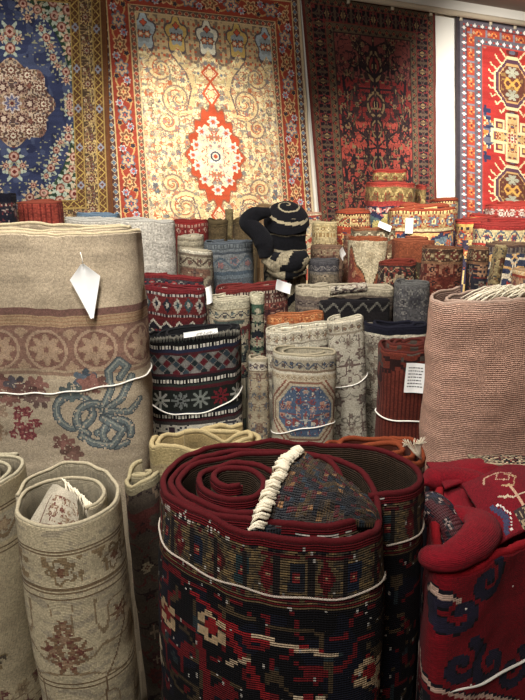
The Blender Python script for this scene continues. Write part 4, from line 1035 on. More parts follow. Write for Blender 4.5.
root, pts, s, top, H, u0 = roll('low rust brown rolled rug with a white tassel, in front of the dusty pink roll', 316, 428, 466, 1.42, .10, pr, yb=480, turns=3.4, t=.012, gap=.026, bind=(136, 58, 28), bind_r=.009, seed=29, inner=(70, 28, 16), rimn=.01, start=170)
lines = []
for i in range(46):
    a = rnd.uniform(-1, 1); x, y = .115, -.06
    lines.append([(x, y, H - .004), (x - .012 + .01 * a, y - .004 + .004 * a, H + .018), (x - .02 + .02 * a, y + .006 * a, H + .038), (x - .022 + .034 * a, y + .01 * a - .01, H + .05 + rnd.uniform(-.01, .01))])
multitube('tassel', lines, .0013, FRW, root, 5)

# ---- third row
def kil(rgb, u, v):
    v0 = .300
    m = v > v0
    band(rgb, u, v, v0, .15, (188, 182, 164), 'steps', ((58, 40, 50), (96, 26, 40), (30, 26, 36)), .15)
    st = m & (hsh(np.floor(u / .008), np.floor(v / .008), 3) > .8); rgb[st] = (60, 60, 66)
    for c, x in (((34, 44, 74), -.02), ((90, 24, 34), .12), ((34, 44, 74), -.17), ((90, 24, 34), .27)):
        stamp(rgb, u, v, ["...NN...", "..NNNN..", ".NNNNNN.", "NNNNNNNN", "NNNNNNNN", ".NNNNNN.", "..NNNN.."], x, v0 + .10, .009, {'N': c})
tooth = (206, 202, 186)
pkil = styled([(.004, (14, 14, 16)), (.010, (20, 20, 22), 'tooth', ((50, 60, 54),), .006), (.008, (22, 22, 24)), (.016, (18, 16, 18), 'tooth', (tooth,), .011), (.010, (34, 40, 62)), (.008, (64, 26, 32)), (.064, (100, 96, 90), 'checks', ((82, 22, 28), (40, 54, 62), (112, 110, 104), (24, 34, 36)), .030),
               (.010, (60, 22, 28)), (.008, (24, 26, 28)), (.016, (18, 16, 18), 'tooth', (tooth,), .011), (.008, (44, 52, 46)), (.012, (78, 26, 32)), (.076, (26, 30, 26), 'stars', ((110, 116, 108), (110, 26, 34), (156, 156, 146), (104, 108, 104)), .066), (.012, (30, 34, 44)), (.016, (18, 16, 18), 'tooth', (tooth,), .011), (.008, (66, 26, 30))],
              (60, 56, 54), extra=kil)
root, pts, s, top, H, u0 = roll('black, red and grey geometric rolled rug with white tooth lines and a slung cord', 147, 248, 338, 1.95, .105, pkil, yb=450, turns=2.4, t=.010, gap=.03, bind=(26, 26, 28), bind_r=.005,
     cords=[(.220, .045, 0.0, .0024, .004, .016)], seed=31, slope=.10, rimn=.006, wob=.006, k=.004, n=3.2)
lines = [[(x, -.098 + .004 * math.sin(x * 90), H + .10 * x + .002), (x, -.107, H + .10 * x + .010 + rnd.uniform(-.004, .004)), (x + rnd.uniform(-.002, .002), -.113, H + .10 * x - .006)] for x in np.linspace(-.145, .145, 64)]
multitube('fringe', lines, .0014, cmat((120, 116, 104), 'thread'), root, 4)
paper_tag(root, (.02, -.10, H + .022), (0.1, -1), .11, .016, .12, 0, False, .004, False, 'paper_strip')

pm = styled([(.006, (160, 150, 124)), (.012, CRG), (.034, (156, 146, 122), 'scroll', ((66, 74, 90), (84, 70, 62), (70, 80, 96)), .055), (.006, (120, 100, 80)), (.010, CRG), (.022, (168, 156, 130), 'scroll', ((130, 112, 90), (146, 128, 100)), .04)], (168, 158, 134),
            extra=lambda rgb, u, v: med(rgb, u, v))
def med(rgb, u, v):
    m = v > .086
    q = np.floor(u / .006) * .006; w_ = np.floor(v / .006) * .006
    for n_, (c, d) in enumerate((((124, 74, 58), .150), ((170, 158, 132), .142), ((120, 84, 66), .132), ((164, 152, 126), .124), ((84, 96, 110), .112), ((70, 88, 112), .108))):
        uu = np.abs(u - .008); vv = np.abs(v - .200)
        rad = np.maximum(uu + vv * .72, np.maximum(uu, vv) * 1.22)
        rgb[m & (rad < d)] = c
    fl = m & (np.maximum(np.abs(u - .008) + np.abs(v - .200) * .72, np.maximum(np.abs(u - .008), np.abs(v - .200)) * 1.22) < .105)
    floral(rgb, u - .008, v - .200, ((150, 150, 140), (124, 60, 58), (160, 120, 100), (56, 68, 96), (176, 168, 146)), .022, 6, fl, mirror=.3, dens=.95, vine=.05)
    floral(rgb, u, v, ((124, 84, 66), (150, 130, 100), (90, 96, 104)), .03, 9, m & ~fl & (np.abs(u - .03) > .14), mirror=.3)
roll('cream rolled rug with a blue octagonal medallion and corded edge, beside the black geometric roll', 270, 341, 357, 2.02, .075, pm, yb=440, turns=1.8, t=.010, gap=.03, bind=(164, 152, 124), bind_r=.006, cords=[(.275, -.012, 0, .0022, .004, .02)], seed=33, rimn=.006, slope=-.0, k=.004)
roll('slim cream floral rolled rug squeezed between the black geometric roll and the blue medallion roll', 247, 273, 362, 2.03, .05, styled([(.01, (158, 148, 120)), (.03, CRG, 'scroll', ((110, 90, 76), (84, 76, 80)), .04), (.006, (120, 100, 80))], (150, 138, 112), ((110, 84, 70), (90, 92, 96), (130, 110, 86)), .03, 7),
     yb=430, turns=1.8, t=.010, gap=.02, bind=(168, 156, 128), bind_r=.006, seed=35, rimn=.006, k=.004, slope=.05)
psc = styled([(.012, CRM), (.036, (182, 174, 152), 'scroll', ((150, 138, 112), (130, 104, 80), (110, 96, 84)), .06), (.006, (140, 128, 108)), (.02, CRG)], (172, 164, 142), ((120, 110, 96), (104, 84, 76), (140, 130, 112)), .04, 12, dens=.6)
roll('tall slim cream rolled rug with grey flowers and cord, left of the navy edged roll', 327, 368, 321, 2.19, .055, styled([(.010, CRM), (.036, (182, 174, 152), 'scroll', ((150, 138, 112), (130, 104, 80), (110, 96, 84)), .05), (.006, (140, 128, 108))], (174, 166, 146), ((112, 104, 92), (104, 84, 76), (140, 130, 112)), .045, 3, dens=.65),
     yb=430, turns=2, t=.010, gap=.022, bind=(192, 182, 156), bind_r=.005, lean=(0, -4), cords=[(.235, .012, 0, .0020, .004, .02)], seed=37, slope=.05, k=.004)
roll('pale cream rolled rug with orange-brown inner edge, standing behind the blue medallion roll', 264, 334, 330, 2.26, .06, psc, yb=370, turns=1.4, t=.010, gap=.03, bind=(188, 178, 152), bind_r=.005, seed=39, slope=.12, k=.005)
roll('orange-brown edged rolled rug just visible over the pale cream roll', 266, 330, 316, 2.42, .045, styled([(.03, (172, 96, 52), 'floral', ((140, 70, 40), (190, 130, 80)), .02)], (150, 120, 90)), yb=340, turns=1.4, t=.012, gap=.03, bind=(164, 96, 56), bind_r=.006, seed=41, slope=.12)
pnv = styled([(.030, (22, 22, 34)), (.010, CRG), (.034, (150, 142, 124), 'floral', ((110, 96, 84), (84, 64, 58), (170, 160, 140)), .02), (.012, (120, 110, 96))], (160, 152, 132), ((120, 108, 92), (100, 84, 72), (140, 128, 108)), .05, 8, dens=.6)
roll('pale floral rolled rug with broad navy edge behind the small rust roll', 364, 432, 330, 2.33, .10, pnv, yb=430, turns=1.7, t=.012, gap=.04, bind=(24, 24, 38), bind_r=.008, seed=43, start=150, rimn=.01, slope=-.03)
def mr(rgb, u, v):
    q = np.floor(u / .008) * .008; w_ = np.floor(v / .008) * .008
    D_ = (40, 20, 18)
    for pl in ([(-.14, .10), (-.11, .10), (-.11, .06), (-.07, .06), (-.07, .025), (.1, .025)], [(-.15, .14), (-.12, .14), (-.12, .19)], [(-.09, .015), (-.03, .05), (.02, .01)], [(.03, .04), (.08, .02)]): seg(rgb, q, w_, pl, .007, D_)
    rgb[(np.abs(per(u, .012)) < .002) & (v > .06)] = (70, 24, 18)
    rgb[(v < .09) & (vn(q / .02, w_ / .02, 4) > .68)] = (70, 60, 52)
root, pts, s, top, H, u0 = roll('small rust red rolled rug with a printed paper label, cord round its foot', 378, 444, 352, 1.87, .085, styled([], (98, 40, 28), extra=mr), yb=430, turns=3.2, t=.013, gap=.022, bind=(84, 32, 24), bind_r=.007,
     cords=[(.232, .004, 0, .0024, .004)], tags=[(.004, .032, .062, .095, -.06, 7, False, .006, False)], seed=45, n=2.3, tele=.02, rimn=.012, slope=.03, k=.004)
pdia = [(.014, (96, 24, 28)), (.010, (40, 34, 40), 'tooth', ((170, 160, 150),), .014), (.070, (100, 34, 34), 'diamond', ((156, 150, 136), (50, 70, 74), (160, 150, 136), (34, 38, 48)), .040), (.010, (36, 30, 34), 'tooth', ((160, 150, 140),), .012), (.014, (96, 30, 30))]
roll('red tribal rolled rug with a row of white and teal diamonds', 144, 210, 291, 2.34, .075, styled(pdia + [(.040, (30, 28, 36), 'zig', ((176, 168, 150), (90, 26, 30)), .05)], (60, 40, 42), ((130, 40, 40), (40, 46, 60), (150, 140, 120)), .04, 4), yb=340, turns=2.2, t=.012, gap=.024, bind=(104, 26, 30), bind_r=.006, seed=47, slope=-.05)
roll('upper red tribal rolled rug with dark teeth standing behind the one with white diamonds', 143, 206, 279, 2.54, .05, styled([(.012, (96, 28, 30)), (.03, (60, 50, 54), 'diamond', ((150, 44, 44), (120, 116, 106), (30, 34, 50)), .03), (.01, (110, 30, 30))], (60, 34, 36)), yb=300, turns=1.8, t=.012, gap=.02, bind=(120, 34, 34), bind_r=.006, seed=48, slope=-.1)
pcb = [(.034, (176, 168, 140)), (.006, (140, 128, 100)), (.034, (168, 158, 130), 'scroll', ((54, 56, 66), (70, 60, 60), (90, 100, 96)), .06), (.008, (130, 112, 90))]
roll('light cream rolled rug with plain edge, dark flowers and white tag at its left', 208, 254, 300, 2.30, .06, styled(pcb, (150, 140, 116), ((36, 36, 44), (66, 76, 70), (110, 50, 48), (90, 80, 70)), .04, 5, vine=.07), yb=350, turns=1.8, t=.010, gap=.022, bind=(180, 172, 144), bind_r=.005,
     tags=[(-.07, -.042, .042, .065, .35, 0, False, .008, False)], seed=49, slope=.05)
roll('slim cream and green floral rolled rug right of the plain edged light cream one', 249, 267, 296, 2.36, .045, styled(pcb[:1], (140, 134, 110), ((30, 34, 40), (60, 84, 66), (116, 48, 50), (160, 150, 126)), .03, 6, vine=.08), yb=350, turns=1.6, t=.010, gap=.018, bind=(176, 168, 140), bind_r=.005, seed=51)
pbr = [(.018, (100, 34, 30)), (.012, (56, 40, 40), 'tooth', ((170, 150, 130),), .014), (.030, (90, 52, 46), 'diamond', ((150, 130, 112), (70, 36, 36)), .022), (.012, (70, 34, 34), 'tooth', ((160, 140, 120),), .012), (.03, (112, 60, 50), 'scroll', ((150, 120, 100), (70, 40, 40), (150, 70, 60)), .04)]
roll('brown and red rolled rug with fine striped borders and a white tag on top', 214, 292, 289, 2.66, .08, styled(pbr, (84, 44, 40), ((150, 110, 90), (60, 34, 38), (170, 150, 126), (120, 50, 44)), .05, 6, vine=.06), yb=330, turns=2.2, t=.012, gap=.024, bind=(116, 40, 36), bind_r=.006, seed=53, slope=.07,
     tags=[(.145, -.012, .080, .045, -.35, 0, False, .012, False)])
roll('long taupe brown rolled rug with cream edge across the middle, behind the black zigzag roll', 295, 398, 290, 2.70, .08, styled([(.030, (166, 154, 128)), (.02, (110, 96, 82)), (.026, (96, 84, 76), 'diamond', ((120, 108, 94), (70, 58, 54)), .04), (.012, (120, 104, 88))], (84, 72, 64), ((120, 104, 90), (60, 46, 44), (100, 84, 72)), .04, 6), yb=330, turns=2.2, t=.014, gap=.03, bind=(186, 174, 146), bind_r=.008, seed=55, n=3.4)
roll('black rolled rug with thin white zigzag line, cream floral edge showing on top', 318, 396, 303, 2.555, .05, styled([(.05, (26, 24, 26), 'zig', ((100, 96, 86), (28, 25, 27)), .06), (.04, (30, 27, 28)), (.006, (120, 110, 96)), (.03, (36, 32, 32), 'zig', ((100, 96, 86), (30, 28, 30)), .05)], (40, 36, 36)), yb=330, turns=1.6, t=.014, gap=.03, bind=(30, 28, 30), bind_r=.006, seed=57, tele=.012)
def lying(label, px0, py0, px1, py1, Y0, Y1, r, pat, k, mat, ring, name='rolled_rug', group=GR, ends=3, zc=None, seed=0, bends=()):
    """rug roll lying on top of others, its cut ends showing the coil"""
    p0 = np.array(at(px0, py0, Y0)); p1 = np.array(at(px1, py1, Y1)); c = (p0 + p1) / 2
    root = thing(name, label, 'rug', (c[0], c[1], min(p0[2], p1[2]) - r), group)
    o = np.array([c[0], c[1], min(p0[2], p1[2]) - r])
    n = int(np.linalg.norm(p1 - p0) / k) + 2; q = np.linspace(0, 1, n)
    line = p0 + (p1 - p0) * q[:, None] - o
    for pos, amp in bends: line[:, 2] += amp * np.exp(-((q - pos) / .18) ** 2)
    T = (p1 - p0) / np.linalg.norm(p1 - p0); A_ = np.cross(T, [0, 0, 1.0]); A_ /= np.linalg.norm(A_); B_ = np.cross(A_, T)
    m_ = 44; an = np.linspace(0, 2 * PI, m_ + 1)[:-1]
    rr = r * (1 + .05 * np.sin(2 * an + seed))[None, :] * (1 + .06 * np.sin(q * 5 + seed))[:, None]
    rr = rr * (1 - .08 * np.exp(-q * 60) - .08 * np.exp(-(1 - q) * 60))[:, None]
    Pm = line[:, None, :] + rr[..., None] * (A_[None, None, :] * np.cos(an)[None, :, None] + B_[None, None, :] * np.sin(an)[None, :, None])
    UV = np.stack(np.meshgrid(q * np.linalg.norm(p1 - p0), an * r, indexing='ij'), -1); c_ = (UV[:-1] + UV[1:]) / 2; c_ = (c_ + np.roll(c_, -1, axis=1)) / 2
    fu, fv = c_[..., 1].reshape(-1), c_[..., 0].reshape(-1)
    rgb = finish(pat(fu, fv), fu, fv, k, seed)
    grid_mesh('woven_body', Pm, True, rgb, UV, mat, root)
    for e, i in ((-1, 0), (1, -1)):
        sp = []
        for j in range(70):
            a = j / 70 * ends * 2 * PI; rad = r * .92 * (1 - j / 78); sp.append(line[i] + (A_ * math.cos(a) + B_ * math.sin(a)) * rad + T * e * .002)
        tube('coil_edge', sp, r * .07, cmat(ring), root, 6)
    return root
lying('white floral rolled end lying on the black zigzag rolled rug', 330, 291, 366, 287, 2.60, 2.62, .020, styled([], (170, 160, 140), ((60, 50, 50), (110, 90, 80)), .03, 3), .006, RUG[.006], (186, 176, 150), seed=3)
roll('grey rolled rug with faded medallions beside the taupe roll with cream edge', 395, 433, 285, 2.62, .07, styled([(.02, (96, 94, 92)), (.03, (86, 84, 84), 'circles', ((120, 118, 112), (84, 82, 84), (110, 106, 100)), .04)], (84, 82, 82), ((116, 112, 106), (66, 64, 68)), .04, 6), yb=312, turns=2, t=.012, gap=.022, bind=(104, 102, 98), bind_r=.006, seed=59)
roll('large plain pale grey rolled rug standing behind the big beige one', 66, 181, 222, 2.66, .11, styled([], (176, 170, 156), ((168, 162, 148),), .08, 3, dens=.1), yb=280, turns=2.2, t=.014, gap=.03, bind=(178, 174, 162), bind_r=.008, seed=61, n=2.4, slope=-.02)
roll('rolled rug with pale blue edge peeping over the plain grey roll', 76, 122, 215, 2.98, .08, styled([(.05, (96, 120, 140), 'lines', ((140, 150, 156),), .01)], (120, 126, 130)), yb=225, turns=2.4, t=.012, gap=.022, bind=(104, 128, 148), bind_r=.007, seed=62)
pdr = [(.02, CRG), (.008, (110, 96, 80)), (.05, (150, 140, 116), 'scroll', ((84, 66, 56), (110, 84, 70), (76, 60, 54)), .09), (.008, (110, 96, 80))]
roll('cream and brown scroll patterned rolled rug left of the faded blue-grey one', 178, 217, 252, 2.84, .08, styled(pdr, (140, 128, 104), ((84, 62, 54), (110, 80, 64), (96, 84, 74)), .05, 5, vine=.06), yb=295, turns=2.2, t=.012, gap=.024, bind=(176, 166, 140), bind_r=.006, seed=63, slope=-.08)
roll('plain cream rolled rug just behind the cream and brown scroll patterned one', 176, 208, 238, 3.08, .10, styled([(.08, (166, 156, 130), 'lines', ((130, 120, 98),), .03)], (150, 140, 116)), yb=255, turns=2.4, t=.014, gap=.026, bind=(182, 172, 146), bind_r=.008, seed=64)
pbl = styled([(.03, (76, 82, 86), 'tooth', ((98, 104, 106),), .01), (.012, (100, 106, 108)), (.012, (68, 74, 80)), (.085, (112, 116, 116), 'scroll', ((76, 88, 98), (134, 96, 92), (80, 90, 100)), .13), (.014, (70, 82, 92)), (.02, (96, 106, 112))], (84, 90, 94), ((104, 108, 110), (70, 78, 88)), .05, 5)
roll('faded blue-grey rolled rug with a scroll band, left of the black and cream bundle', 203, 258, 244, 3.05, .11, pbl, yb=282, turns=2, t=.014, gap=.03, bind=(88, 96, 102), bind_r=.008, seed=65, slope=.02)

# ---- black and cream striped rug slumped on top of the pile
def pat_bw(u, v):
    rgb = np.empty((len(u), 3)); rgb[:] = (18, 18, 22)
    for a in (.075, .150): rgb[np.abs(v - a) < .0045] = (148, 136, 110)
    m = v > .21; rgb[m] = (150, 138, 110)
    z_ = np.abs(per(u, .12)) * .9
    rgb[m & (np.abs((v - .21) % .12 - z_ - .02) < .022)] = (20, 20, 24)
    rgb[m & (vn(u / .02, v / .03, 3) > .84)] = (100, 90, 74)
    return rgb
zt = at(285, 213, 3.02).z
root, pts, s, top, H, u0 = roll('slumped black rolled rug with thin cream stripes and zigzags at its foot', 263, 310, 221, 2.98, .10, pat_bw, yb=300, turns=2.6, t=.016, gap=.030, bind=(150, 138, 112), bind_r=.004, seed=67, tele=.0, wob=.010, rimn=.008, n=2.0, k=.006)
M_blk = cmat((20, 20, 24)); 
def local(px, py, Y, root): p = at(px, py, Y); return np.array([p.x, p.y, p.z]) - np.array(root.location)
def soft(root, pl, radii, c_pat, name, seed=0, k=.006, mat=None, flat=.75):
    P = catmull(np.array(pl), 12); n = len(P); T = np.gradient(P, axis=0); T /= np.linalg.norm(T, axis=1)[:, None] + 1e-9
    up = np.array([0, -1.0, 0.2]); A_ = np.cross(T, up); A_ /= np.linalg.norm(A_, axis=1)[:, None] + 1e-9; B_ = np.cross(A_, T)
    q = np.linspace(0, 1, n); rad = np.interp(q, np.linspace(0, 1, len(radii)), radii); m_ = 32; an = np.linspace(0, 2 * PI, m_ + 1)[:-1]
    R = rad[:, None] * (1 + .16 * (vn(q[:, None] * 9 + 0 * an[None], 0 * q[:, None] + an[None] * 1.5, seed) - .5))
    Pm = P[:, None, :] + R[..., None] * (A_[:, None, :] * np.cos(an)[None, :, None] + flat * B_[:, None, :] * np.sin(an)[None, :, None])
    s_ = np.concatenate([[0], np.cumsum(np.linalg.norm(P[1:] - P[:-1], axis=1))])
    UV = np.stack(np.meshgrid(s_, an * rad.mean(), indexing='ij'), -1); c_ = (UV[:-1] + UV[1:]) / 2; c_ = (c_ + np.roll(c_, -1, axis=1)) / 2
    fu, fv = c_[..., 0].reshape(-1), c_[..., 1].reshape(-1)
    return grid_mesh(name, Pm, True, finish(c_pat(fu, fv), fu, fv, k, seed), UV, mat or RUG[.006], root)
def bwf(u, v):
    rgb = np.empty((len(u), 3)); rgb[:] = (18, 18, 22); rgb[np.abs(v - .20) < .0045] = (150, 138, 110); return rgb
def dome(root, a, b, z0, h, shift=(0, 0)):
    nr, na = 40, 90; r_ = np.linspace(0.001, 1, nr + 1)[::-1]; an = np.linspace(0, 2 * PI, na + 1)[:-1]
    A_, R_ = np.meshgrid(an, r_, indexing='ij')
    z = z0 + .055 * np.sin(A_) * R_ + h * np.sqrt(np.clip(1 - R_ ** 2.2, 0, 1)) + .012 * (vn(np.cos(A_) * 2 + 5, np.sin(A_) * 2 + R_, 5) - .5) * R_
    P_ = np.stack([a * R_ * np.cos(A_) + shift[0] * (1 - R_), b * R_ * np.sin(A_) + shift[1] * (1 - R_), z], -1)
    P_ = np.concatenate([P_, P_[:1]], 0); UV = np.stack(np.meshgrid(np.arange(na + 1) * .008, r_ * .15, indexing='ij'), -1)
    ac = np.repeat((an + PI / na)[:, None], nr, 1); rc = np.repeat(((r_[1:] + r_[:-1]) / 2)[None], na, 0)
    rgb = np.empty((na * nr, 3)); rgb[:] = (18, 18, 22)
    f = ((1 - rc) * 2.4 + ac / (2 * PI)) % 1.0; ln = ((f < .17) & (rc < .95)).reshape(-1); rgb[ln] = (160, 148, 120)
    grid_mesh('coiled_top', P_, False, rgb, UV, RUG[.006], root)
dome(root, .112, .095, H - .014, .085, (.0, -.01))
def bwz(u, v):
    rgb = np.empty((len(u), 3)); rgb[:] = (150, 138, 110); rgb[vn(u / .05, v / .04, 3) > .5] = (20, 20, 24); return rgb
soft(root, [local(270, 212, 2.99, root), local(255, 215, 2.97, root), local(247, 222, 2.96, root), local(256, 231, 2.95, root), local(264, 243, 2.94, root), local(266, 258, 2.93, root)], (.02, .038, .04, .042, .045, .03), bwf, 'folded_flap', 2)
soft(root, [local(264, 256, 2.95, root), local(278, 263, 2.93, root), local(294, 262, 2.93, root), local(307, 256, 2.95, root)], (.03, .05, .055, .03), bwz, 'folded_flap', 4)
soft(root, [local(268, 268, 2.95, root), local(285, 272, 2.93, root), local(306, 270, 2.95, root)], (.02, .045, .02), bwz, 'folded_flap', 6)

# ---- rear rows
def rrow(*a, **k): return roll(*a, **k)
roll('dark grey patterned rolled rug with a white tag, right of the black and cream bundle', 307, 343, 262, 3.02, .09, styled([(.018, (70, 68, 70)), (.036, (60, 58, 62), 'scroll', ((120, 114, 108), (96, 90, 88)), .06), (.010, (110, 102, 92))], (110, 98, 80), ((66, 54, 50), (140, 124, 100)), .04, 4), yb=285, turns=2.2, t=.014, gap=.026, bind=(84, 82, 84), bind_r=.007, seed=69, tags=[(.07, -.05, .055, .045, .6, 0, False, .01, False)], slope=-.05)
roll('pale gold rolled rug with woven lattice, right behind the black and cream bundle', 311, 341, 224, 3.56, .09, styled([(.02, (190, 170, 120)), (.03, (176, 154, 104), 'diamond', ((206, 188, 140), (150, 124, 80)), .03), (.03, (184, 164, 116), 'tooth', ((150, 120, 74),), .02)], (176, 156, 112), ((150, 124, 80), (200, 180, 130)), .04, 4), yb=250, turns=2, t=.014, gap=.03, bind=(196, 178, 132), bind_r=.008, seed=71)
roll('brown mottled rolled rug below the pale gold lattice one', 310, 346, 248, 3.34, .085, styled([(.02, (112, 84, 66)), (.03, (130, 108, 84), 'floral', ((96, 60, 50), (150, 130, 100)), .02)], (104, 80, 64), ((140, 110, 84), (76, 50, 44)), .04, 5), yb=265, turns=2, t=.014, gap=.028, bind=(120, 92, 72), bind_r=.007, seed=73)
def mdl(rgb, u, v):
    w_ = np.abs(per(u, .20)); m = v > .03
    prof = .16 - .085 * np.cos(w_ / .10 * PI) - .02 * np.cos(w_ / .10 * 3 * PI)
    rgb[m & (v > prof - .022)] = (84, 66, 44); rgb[m & (v > prof - .010)] = (150, 86, 56); rgb[m & (v > prof + .02)] = (128, 60, 46)
    rgb[m & (v > prof + .02) & (vn(u / .02, v / .02, 4) > .62)] = (170, 120, 84)
roll('cream rolled rug with rust scalloped medallion, centre of the far pile', 348, 392, 240, 3.02, .10, styled([(.012, (140, 70, 40))], (196, 180, 144), ((180, 162, 126),), .05, 4, dens=.3, extra=mdl), yb=285, turns=2.2, t=.014, gap=.028, bind=(150, 76, 44), bind_r=.007, seed=75)
roll('solid orange-rust rolled rug with dark foot, right of the scalloped medallion roll', 392, 438, 243, 3.06, .10, styled([(.10, (134, 68, 42)), (.012, (60, 50, 36))], (70, 60, 44), ((150, 140, 90), (96, 60, 40)), .04, 5), yb=262, turns=2.4, t=.016, gap=.028, bind=(140, 72, 44), bind_r=.009, seed=77, tele=.03)
roll('dark floral rolled rug low in front of the solid orange-rust one', 378, 419, 264, 2.86, .08, styled([(.014, (110, 44, 32)), (.03, (50, 40, 38), 'scroll', ((150, 120, 90), (120, 54, 44)), .05)], (50, 36, 34), ((130, 60, 48), (150, 130, 100), (80, 70, 60)), .04, 6), yb=282, turns=2.4, t=.012, gap=.024, bind=(120, 44, 32), bind_r=.007, seed=79, slope=.05, tele=.015)
pdb = [(.008, (140, 100, 70)), (.055, (70, 48, 36), 'rosette', ((150, 124, 88), (96, 44, 36), (170, 150, 110), (110, 84, 58)), .06), (.010, (130, 92, 64))]
roll('dark brown rolled rug with a flowered border and deep red field, left part', 422, 466, 250, 2.72, .10, styled(pdb, (96, 40, 30), ((50, 34, 32), (150, 100, 74), (120, 60, 44)), .05, 6), yb=285, turns=2.2, t=.014, gap=.03, bind=(120, 72, 48), bind_r=.007, seed=81, slope=.03)
roll('dark brown and navy rolled rug right beside the one with flowered border', 470, 490, 249, 2.72, .07, styled(pdb, (40, 38, 46), ((150, 110, 80), (110, 44, 38), (120, 110, 96)), .05, 7), yb=285, turns=2, t=.014, gap=.022, bind=(128, 84, 56), bind_r=.007, seed=83)
roll('narrow yellowish rolled rug leaning sideways near the right edge', 496, 509, 246, 2.56, .045, styled([], (150, 130, 88), ((96, 60, 44), (60, 60, 60), (120, 96, 60)), .03, 7), yb=285, turns=1.8, t=.010, gap=.016, bind=(176, 156, 110), bind_r=.006, seed=85, lean=(0, 7))
roll('navy and cream rolled rug with curling leaves, behind the leaning yellowish one', 486, 536, 246, 3.0, .10, styled([(.01, (70, 50, 44)), (.03, (110, 96, 84), 'tooth', ((60, 50, 54),), .02)], (56, 62, 84), ((196, 150, 90), (206, 190, 160), (170, 60, 44), (40, 44, 66)), .07, 8, vine=.08), yb=285, turns=2, t=.014, gap=.03, bind=(110, 84, 64), bind_r=.007, seed=87)
roll('small cream and red rolled rug low at the right edge above the dusty pink one', 514, 540, 272, 2.38, .06, styled([(.02, (196, 160, 112), 'rosette', ((150, 60, 44), (210, 190, 150)), .03), (.01, (150, 60, 44))], (170, 130, 96), ((140, 60, 44), (90, 80, 80)), .03, 5), yb=292, turns=2.6, t=.010, gap=.018, bind=(190, 150, 110), bind_r=.006, seed=89)
# bright group lit by the right-hand lamps
pa = lambda base, a, b, c, p=.07: [(.012, (186, 70, 38)), (.010, (90, 40, 34), 'tooth', ((220, 190, 120),), .016), (.060, base, 'rosette', (a, b, c, a), p), (.010, (90, 44, 40), 'tooth', ((214, 180, 120),), .016), (.008, (184, 66, 40))]
roll('brown and cream arched rolled rug with white tag, left of the big gold bordered one', 351, 398, 230, 3.36, .10, styled([(.012, (120, 80, 54)), (.055, (110, 96, 74), 'arch', ((190, 176, 140), (140, 80, 54), (206, 190, 150)), .06), (.01, (120, 74, 50))], (120, 92, 66), ((190, 170, 130), (90, 60, 44)), .05, 5), yb=250, turns=2.2, t=.014, gap=.028, bind=(140, 84, 52), bind_r=.008, seed=91,
     tags=[(.05, -.03, .075, .032, -.4, 0, False, .012, False)])
roll('orange rolled rug with cream rosette border, left of the tall stacked-looking one', 334, 374, 212, 3.78, .10, styled(pa((196, 168, 110), (150, 60, 40), (220, 190, 130), (84, 70, 60)), (150, 60, 40), ((196, 160, 100), (60, 60, 80)), .05, 4), yb=240, turns=2.4, t=.016, gap=.03, bind=(160, 72, 46), bind_r=.009, seed=93, slope=.03, tele=.02)
def tallx(rgb, u, v):
    m = (v > .20); 
    for x, y in ((-.06, .27), (.12, .25), (.02, .34), (-.13, .36), (.16, .36)): rosette(rgb, u - x, v - y, .055, ((196, 180, 110), (176, 160, 90), (206, 120, 100)), 3, m, 1.0)
ptall = [(.016, (178, 62, 48)), (.010, (196, 90, 70)), (.090, (150, 124, 74), 'arch', ((206, 178, 110), (160, 70, 50), (120, 90, 60)), .075), (.030, (170, 60, 54)), (.045, (54, 52, 70), 'rosette', ((200, 100, 96), (220, 190, 170)), .06)]
tall_root = roll('tallest rolled rug of the far pile, gold arches over a navy flower band', 366, 418, 184, 4.08, .16, styled(ptall, (50, 54, 84), ((190, 100, 100), (206, 190, 120), (84, 110, 110), (170, 60, 60)), .08, 5, vine=.05, extra=tallx), yb=232, turns=1.6, t=.016, gap=.04, bind=(184, 64, 52), bind_r=.012, seed=95, rimn=.006)[0]
inner_root = roll('inner coil of red and gold rug standing higher in the mouth of the tallest roll', 372, 408, 171, 4.20, .08, styled([(.016, (178, 60, 48)), (.05, (150, 120, 70), 'arch', ((206, 178, 110), (150, 60, 44), (120, 90, 60)), .06)], (120, 60, 50)), yb=185, turns=2.2, t=.014, gap=.026, bind=(176, 58, 48), bind_r=.012, seed=96)[0]
for ch in list(inner_root.children):
    for v_ in ch.data.vertices: v_.co += inner_root.location - tall_root.location
    ch.parent = tall_root; ch.name = 'inner_coil' if ch.name.startswith('woven') else 'inner_bound_edge'
bpy.data.objects.remove(inner_root)

roll('slim red and gold rolled rug against the right side of the tallest roll', 417, 426, 186, 4.2, .10, styled(ptall, (50, 54, 84), ((190, 100, 100), (206, 190, 120)), .06, 5), yb=210, turns=1.6, t=.014, gap=.02, bind=(170, 60, 50), bind_r=.009, seed=97)
roll('big orange rolled rug with broad gold rosette border and hanging white tag', 388, 458, 210, 3.52, .13, styled([(.010, (190, 76, 40)), (.012, (100, 44, 38), 'tooth', ((220, 190, 120),), .02), (.085, (180, 144, 92), 'rosette', ((160, 60, 40), (110, 120, 130), (226, 200, 140), (150, 70, 50)), .10), (.010, (206, 190, 140)), (.010, (100, 44, 38))], (54, 60, 88), ((196, 96, 60), (214, 180, 110), (110, 130, 140), (170, 60, 50)), .06, 5, vine=.07), yb=245, turns=2.4, t=.018, gap=.034, bind=(164, 74, 48), bind_r=.011, seed=99, tele=.05,
     tags=[(-.085, .042, .042, .085, .0, 0, False, .006, True)], slope=.04)
roll('orange and cream bordered rolled rug at the foot of the white wall strip', 430, 460, 200, 3.92, .12, styled(pa((206, 180, 124), (150, 70, 50), (110, 110, 110), (220, 200, 150)), (150, 60, 44), ((196, 160, 110), (60, 60, 90)), .05, 6), yb=215, turns=2.2, t=.016, gap=.034, bind=(160, 78, 50), bind_r=.010, seed=101, slope=.06)
